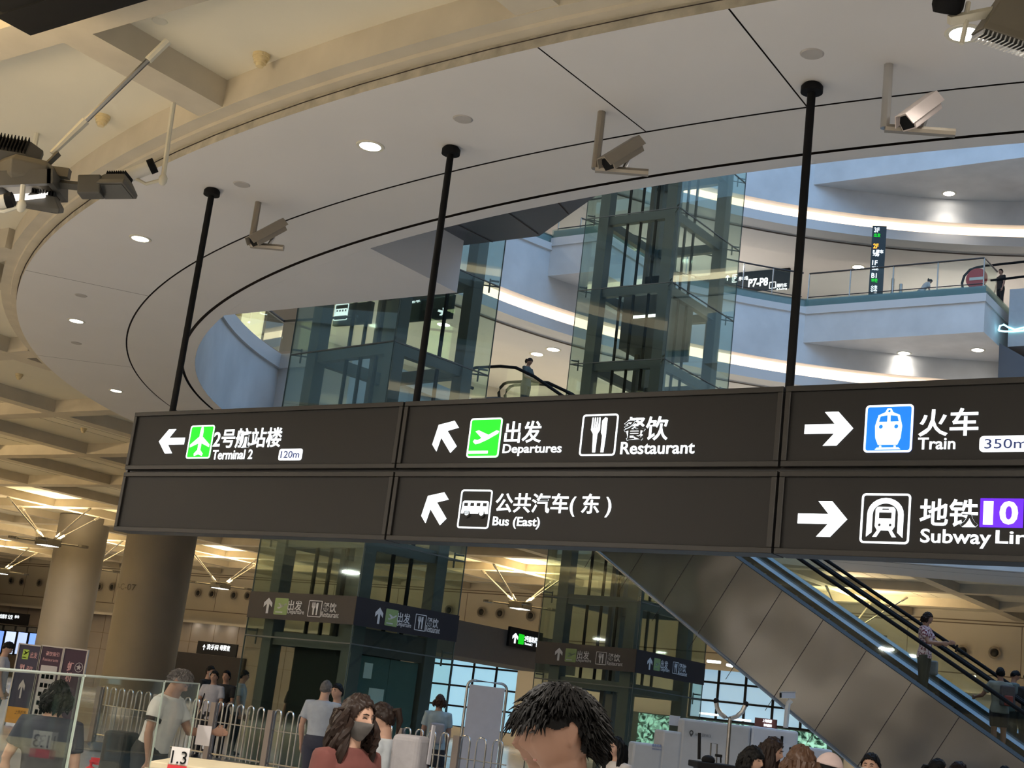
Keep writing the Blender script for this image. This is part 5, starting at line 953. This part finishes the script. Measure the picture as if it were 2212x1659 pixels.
# man in the white shirt with his case
t, Q, A, X, HM, SH, R = P(357, 1436, 13.4, 'man in a white short-sleeved shirt and black trousers gripping a suitcase handle', -12, top=('white_shirt', (.62, .60, .57)), hair='short', hcol='grey', sk=1, pitch=22, lean=13, voxel=.009, tufts=320, detail=32, hem=.53, build=1.25, arms=dict(R=(-4, 14, 14), L=(30, 6, 66)), bottom=('black_wool', (.022, .020, .020)))
sh, e, w = A['R']; Q('sleeve_band', MB().tube([X.inverted() @ (sh+(e-sh)*.52), X.inverted() @ (sh+(e-sh)*.64)], [.078, .076], 14), BLACK); bag(Q, 'shoulder_bag', (-.12, -.40, .62), (.20, -.17, 1.02), cloth('bag_black', (.022, .022, .022)))
Q('paper', MB().box((-.16, .36, .98), (-.15, .50, 1.16)), PAPER, False)
c = w+Vector((.06, -.06, 0)); t = thing('suitcase', 'suitcase with a pale pull handle held by the man in white', 'suitcase', (c.x, c.y, 0)); zc = w.z-.06
obj('shell', MB().box((c.x-.12, c.y-.16, .06), (c.x+.26, c.y+.12, .60)), mat('case_beige', (.50, .45, .36), .45), t, bevel=.03); obj('pull_handle', MB().tube([(c.x-.055, c.y, .58), (c.x-.055, c.y, zc), (c.x+.055, c.y, zc), (c.x+.055, c.y, .58)], .014, 8), mat('handle_cream', (.62, .55, .42), .4), t)
for sx in (-.15, .15): obj('wheel', MB().lathe([(.01, -.02), (.04, -.02), (.04, .02), (.01, .02)], (c.x+sx, c.y, .04), 12, Matrix.Rotation(pi/2, 4, 'Y')), BLACK, t)
# person in dark blue seen from behind, at the glass screen
P(128, 1475, 9.6, 'person with dark hair in a dark blue shirt, seen from behind through the glass screen', 82, hmin=1.45, top=('slate', (.030, .032, .050)), bottom=('slate_grey', (.05, .05, .055)), hair='bob', hcol='black', tail=.12, voxel=.011, detail=30, build=1.15, arms=dict(L=(-8, 18, 14), R=(0, 10, 8)))
t, Q, *_ = P(16, 1386, 27.0, 'person in a pale printed shirt with bowed dark head beside the information board', 10, top=('print_pale', (.50, .45, .43)), bottom=('grey', (.12, .12, .12)), hair='short', pitch=35, voxel=.016); bag(Q, 'backpack', (-.15, -.32, .95), (.15, -.13, 1.36), cloth('bag_black', (.022, .022, .022)))
# group behind the fence
t, Q, *_ = P(466, 1449, 29.5, 'woman in a loose white T-shirt and black trousers behind the hoop fence', 262, top=('white_loose', (.58, .56, .60)), hair='tied', tail=0, voxel=.015, hem=.44, stride=10, arms=dict(L=(8, 12, 20), R=(10, 12, 40))); Q('bag_strap', MB().tube([(.10, .0, 1.38), (.12, .12, 1.25), (.16, .12, .95)], .012, 6), BLACK)
P(492, 1449, 30.2, 'woman in a black T-shirt close beside the woman in white', 255, top=BLK, hair='tied', tail=0, voxel=.015, arms=dict(L=(10, 10, 70), R=(10, 10, 70)))
P(455, 1436, 31.5, 'man in black with a white face mask behind the woman in white', -25, top=('black_tee', (.018, .018, .02)), hair='short', mask=('mask_white', (.6, .63, .66)), voxel=.015)
P(528, 1446, 32.0, 'person in a pale shirt seen through the edge of the near lift shaft', 0, top=('pale', (.42, .44, .42)), hair='short', voxel=.016, bottom=BLK)
P(648, 1465, 31.0, 'dark-haired person seen through the front glass of the near lift shaft', 120, top=BLK, hair='short', voxel=.016)
t, Q, *_ = P(952, 1501, 25.5, 'person with brown hair and small backpack right of the near lift shaft', 95, top=('pale_blue', (.42, .52, .55)), hair='bob', hcol='brown', tail=.1, voxel=.015, legs='skirt'); bag(Q, 'backpack', (-.13, -.30, .95), (.13, -.12, 1.3), cloth('pack_grey', (.42, .40, .42)))
P(876, 1492, 31.0, 'dark-haired person in white, added in place of a reflection in the lift glass', 20, top=WHT, hair='bob', tail=.1, voxel=.016); P(908, 1503, 32.0, 'person in pale clothes, added in place of a reflection by the right post', 60, top=('pale', (.42, .44, .42)), hair='tied', tail=.2, voxel=.016)  # both figures are added in place of passers reflected in the shaft glass
# riders on the escalators
def rider(x, ytop, v, label, head, **kw):
    p = atv(x, ytop, v); u = p.dot(UX); z0 = deck(u)-.34; h = max(1.5, min(1.8, p.z-z0)); z1 = p.z-h
    return person(label, (p.x, p.y), max(z0, 0), head, h, **kw)
t, Q, A, X, *_ = rider(2002, 1318, VE+.75, 'woman in a floral blouse and olive skirt riding the escalator, holding a phone', -36, top=('floral', (.46, .30, .33), 26), bottom=('olive', (.045, .055, .045)), hair='bob', hcol='dark', tail=.10, voxel=.013, legs='trousers', arms=dict(L=(28, 6, 70, .05), R=(28, 4, 62, .05)), detail=28)
Q('phone', MB().box((.06, .44, 1.14), (.14, .455, 1.29), Matrix.Rotation(-.2, 4, 'X')), BLACK, False); bag(Q, 'hand_bag', (-.32, -.05, .55), (-.24, .2, .85), cloth('bag_blue', (.25, .32, .38)))
t, Q, *_ = rider(2162, 1443, VE+.75, 'man in a grey-green T-shirt and black shorts with backpack on the escalator', 85, top=('sage', (.25, .27, .23)), hair='short', legs='shorts', sk=1, voxel=.013, arms=dict(L=(20, 30, 60, -.1), R=(20, 10, 70)), detail=28); bag(Q, 'backpack', (-.05, -.30, .95), (.22, -.12, 1.35), cloth('pack_dark', (.10, .09, .09))); bag(Q, 'pack_pocket', (.0, -.34, .95), (.17, -.29, 1.15), cloth('pack_red', (.30, .07, .05)))
rider(2191, 1449, VE+2.6, 'dark-haired man bowing his head beside the man in grey-green', 0, top=('teal', (.14, .19, .19)), hair='short', pitch=25, voxel=.014); rider(2222, 1455, VE+2.6, 'person in a black top cut by the right edge on the escalator', 100, top=BLK, hair='short', voxel=.015)
rider(1143, 775, VE+.75, 'woman with ponytail in a dark vest riding down at the escalator top', -36, top=('vest', (.10, .125, .115)), bottom=('vest_skirt', (.08, .10, .095)), hair='tied', tail=.14, hcol='dark', voxel=.013, pitch=24, sleeve='short', arms=dict(L=(20, 6, 50), R=(20, 6, 50)), detail=28)
# heads along the lower right edge
t, Q, *_ = P(1338, 1593, 14.6, 'woman with long black hair in a white top with a bag strap', 215, hmin=1.42, top=('cream', (.60, .56, .54)), hair='long', tail=.30, voxel=.010, detail=32, pitch=10); Q('bag_strap', MB().tube([(.09, .06, 1.2), (.11, -.02, 1.26), (.12, -.1, 1.15), (.16, -.12, .9)], .012, 6), BLACK)
P(1622, 1612, 11.5, 'woman with straight black bob and glasses next to the black padded stick', -40, hmin=1.42, top=('grey_top', (.30, .30, .32)), hair='bob', tail=.16, voxel=.009, detail=32, pitch=6)
t, Q, A, X, *_ = P(1664, 1593, 12.6, 'woman with long dark hair in a white T-shirt reading her red phone', -25, hmin=1.42, top=WHT, hair='long', hcol='dark', tail=.34, voxel=.009, detail=32, pitch=14, arms=dict(L=(30, 6, 100), R=(30, 6, 100))); Q('phone', MB().box((-.02, .30, 1.20), (.06, .315, 1.36), Matrix.Rotation(-.15, 4, 'X')), mat('case_red', (.25, .05, .05), .5), False)
P(1735, 1613, 7.6, 'person with smooth brown hair, only the crown showing at the lower edge', 95, hmin=1.5, top=('beige', (.5, .45, .4)), hair='bob', hcol='brown', tail=.2, voxel=.009, detail=36)
t, Q, A, X, HM, SH, R = P(1786, 1630, 10.5, 'person in a pale pink peaked cap at the lower edge', 0, hmin=1.35, top=('pink_top', (.5, .4, .4)), hair='short', voxel=.010, pitch=8, detail=28)
cp_ = head_grid(40, 24, .96, .020, lambda lon, z: z > .30); cp_.add([head_pt(a_, .32, .96, .02)+Vector((0, b_*.085*cos(a_*1.1), -.012*b_)) for b_ in (0, 1) for a_ in (-1.0, -.6, -.2, .2, .6, 1.0)], [(i, i+1, 7+i, 6+i) for i in range(5)]); cp_.v = [HM @ q+SH for q in cp_.v]; co = Q('cap', cp_, cloth('cap_pink', (.62, .48, .46))); co.modifiers.new('thick', 'SOLIDIFY').thickness = .006
P(1884, 1629, 12.5, 'person with pinned up black hair and white mask at the lower edge', 240, hmin=1.4, top=BLK, hair='tied', tail=0, mask=('mask_white', (.6, .63, .66)), voxel=.010, yaw=0, detail=28)
P(2022, 1640, 15.0, 'person with dark hair at the lower right edge, left of the last two', -10, hmin=1.4, top=BLK, hair='tied', tail=.1, voxel=.012); P(2067, 1646, 16.0, 'person with brown-black hair, just right of the last dark head', -5, hmin=1.4, top=BLK, hair='bob', hcol='dark', tail=.1, voxel=.012)
P(2170, 1656, 17.0, 'crown of dark hair at the very bottom right corner', 60, hmin=1.4, top=BLK, hair='short', voxel=.013)
# on the upper balcony
p = atv(1991, 592, 51.5); person('person in white with dark ponytail leaning behind the balcony railing', (p.x, p.y), 19.02, 10, 1.5, top=WHT, hair='tied', tail=.2, voxel=.016, lean=35, pitch=10)
p = atv(2163, 582, 53.0); person('dark-haired person on the upper escalator at the balcony end', (p.x, p.y), max(19.02, p.z-1.65), 200, 1.65, top=BLK, hair='short', voxel=.016)

fm = MATS['cloth_floral']; mx = [n for n in fm.node_tree.nodes if n.type == 'MIX'][0]; mx.inputs[6].default_value = (.16, .02, .04, 1); mx.inputs[7].default_value = (.70, .56, .58, 1)
rp = fm.node_tree.nodes.new('ShaderNodeMapRange'); rp.inputs[1].default_value = .42; rp.inputs[2].default_value = .52; nz = [n for n in fm.node_tree.nodes if n.type == 'TEX_NOISE'][0]; fm.node_tree.links.new(nz.outputs['Fac'], rp.inputs[0]); fm.node_tree.links.new(rp.outputs[0], mx.inputs[0])
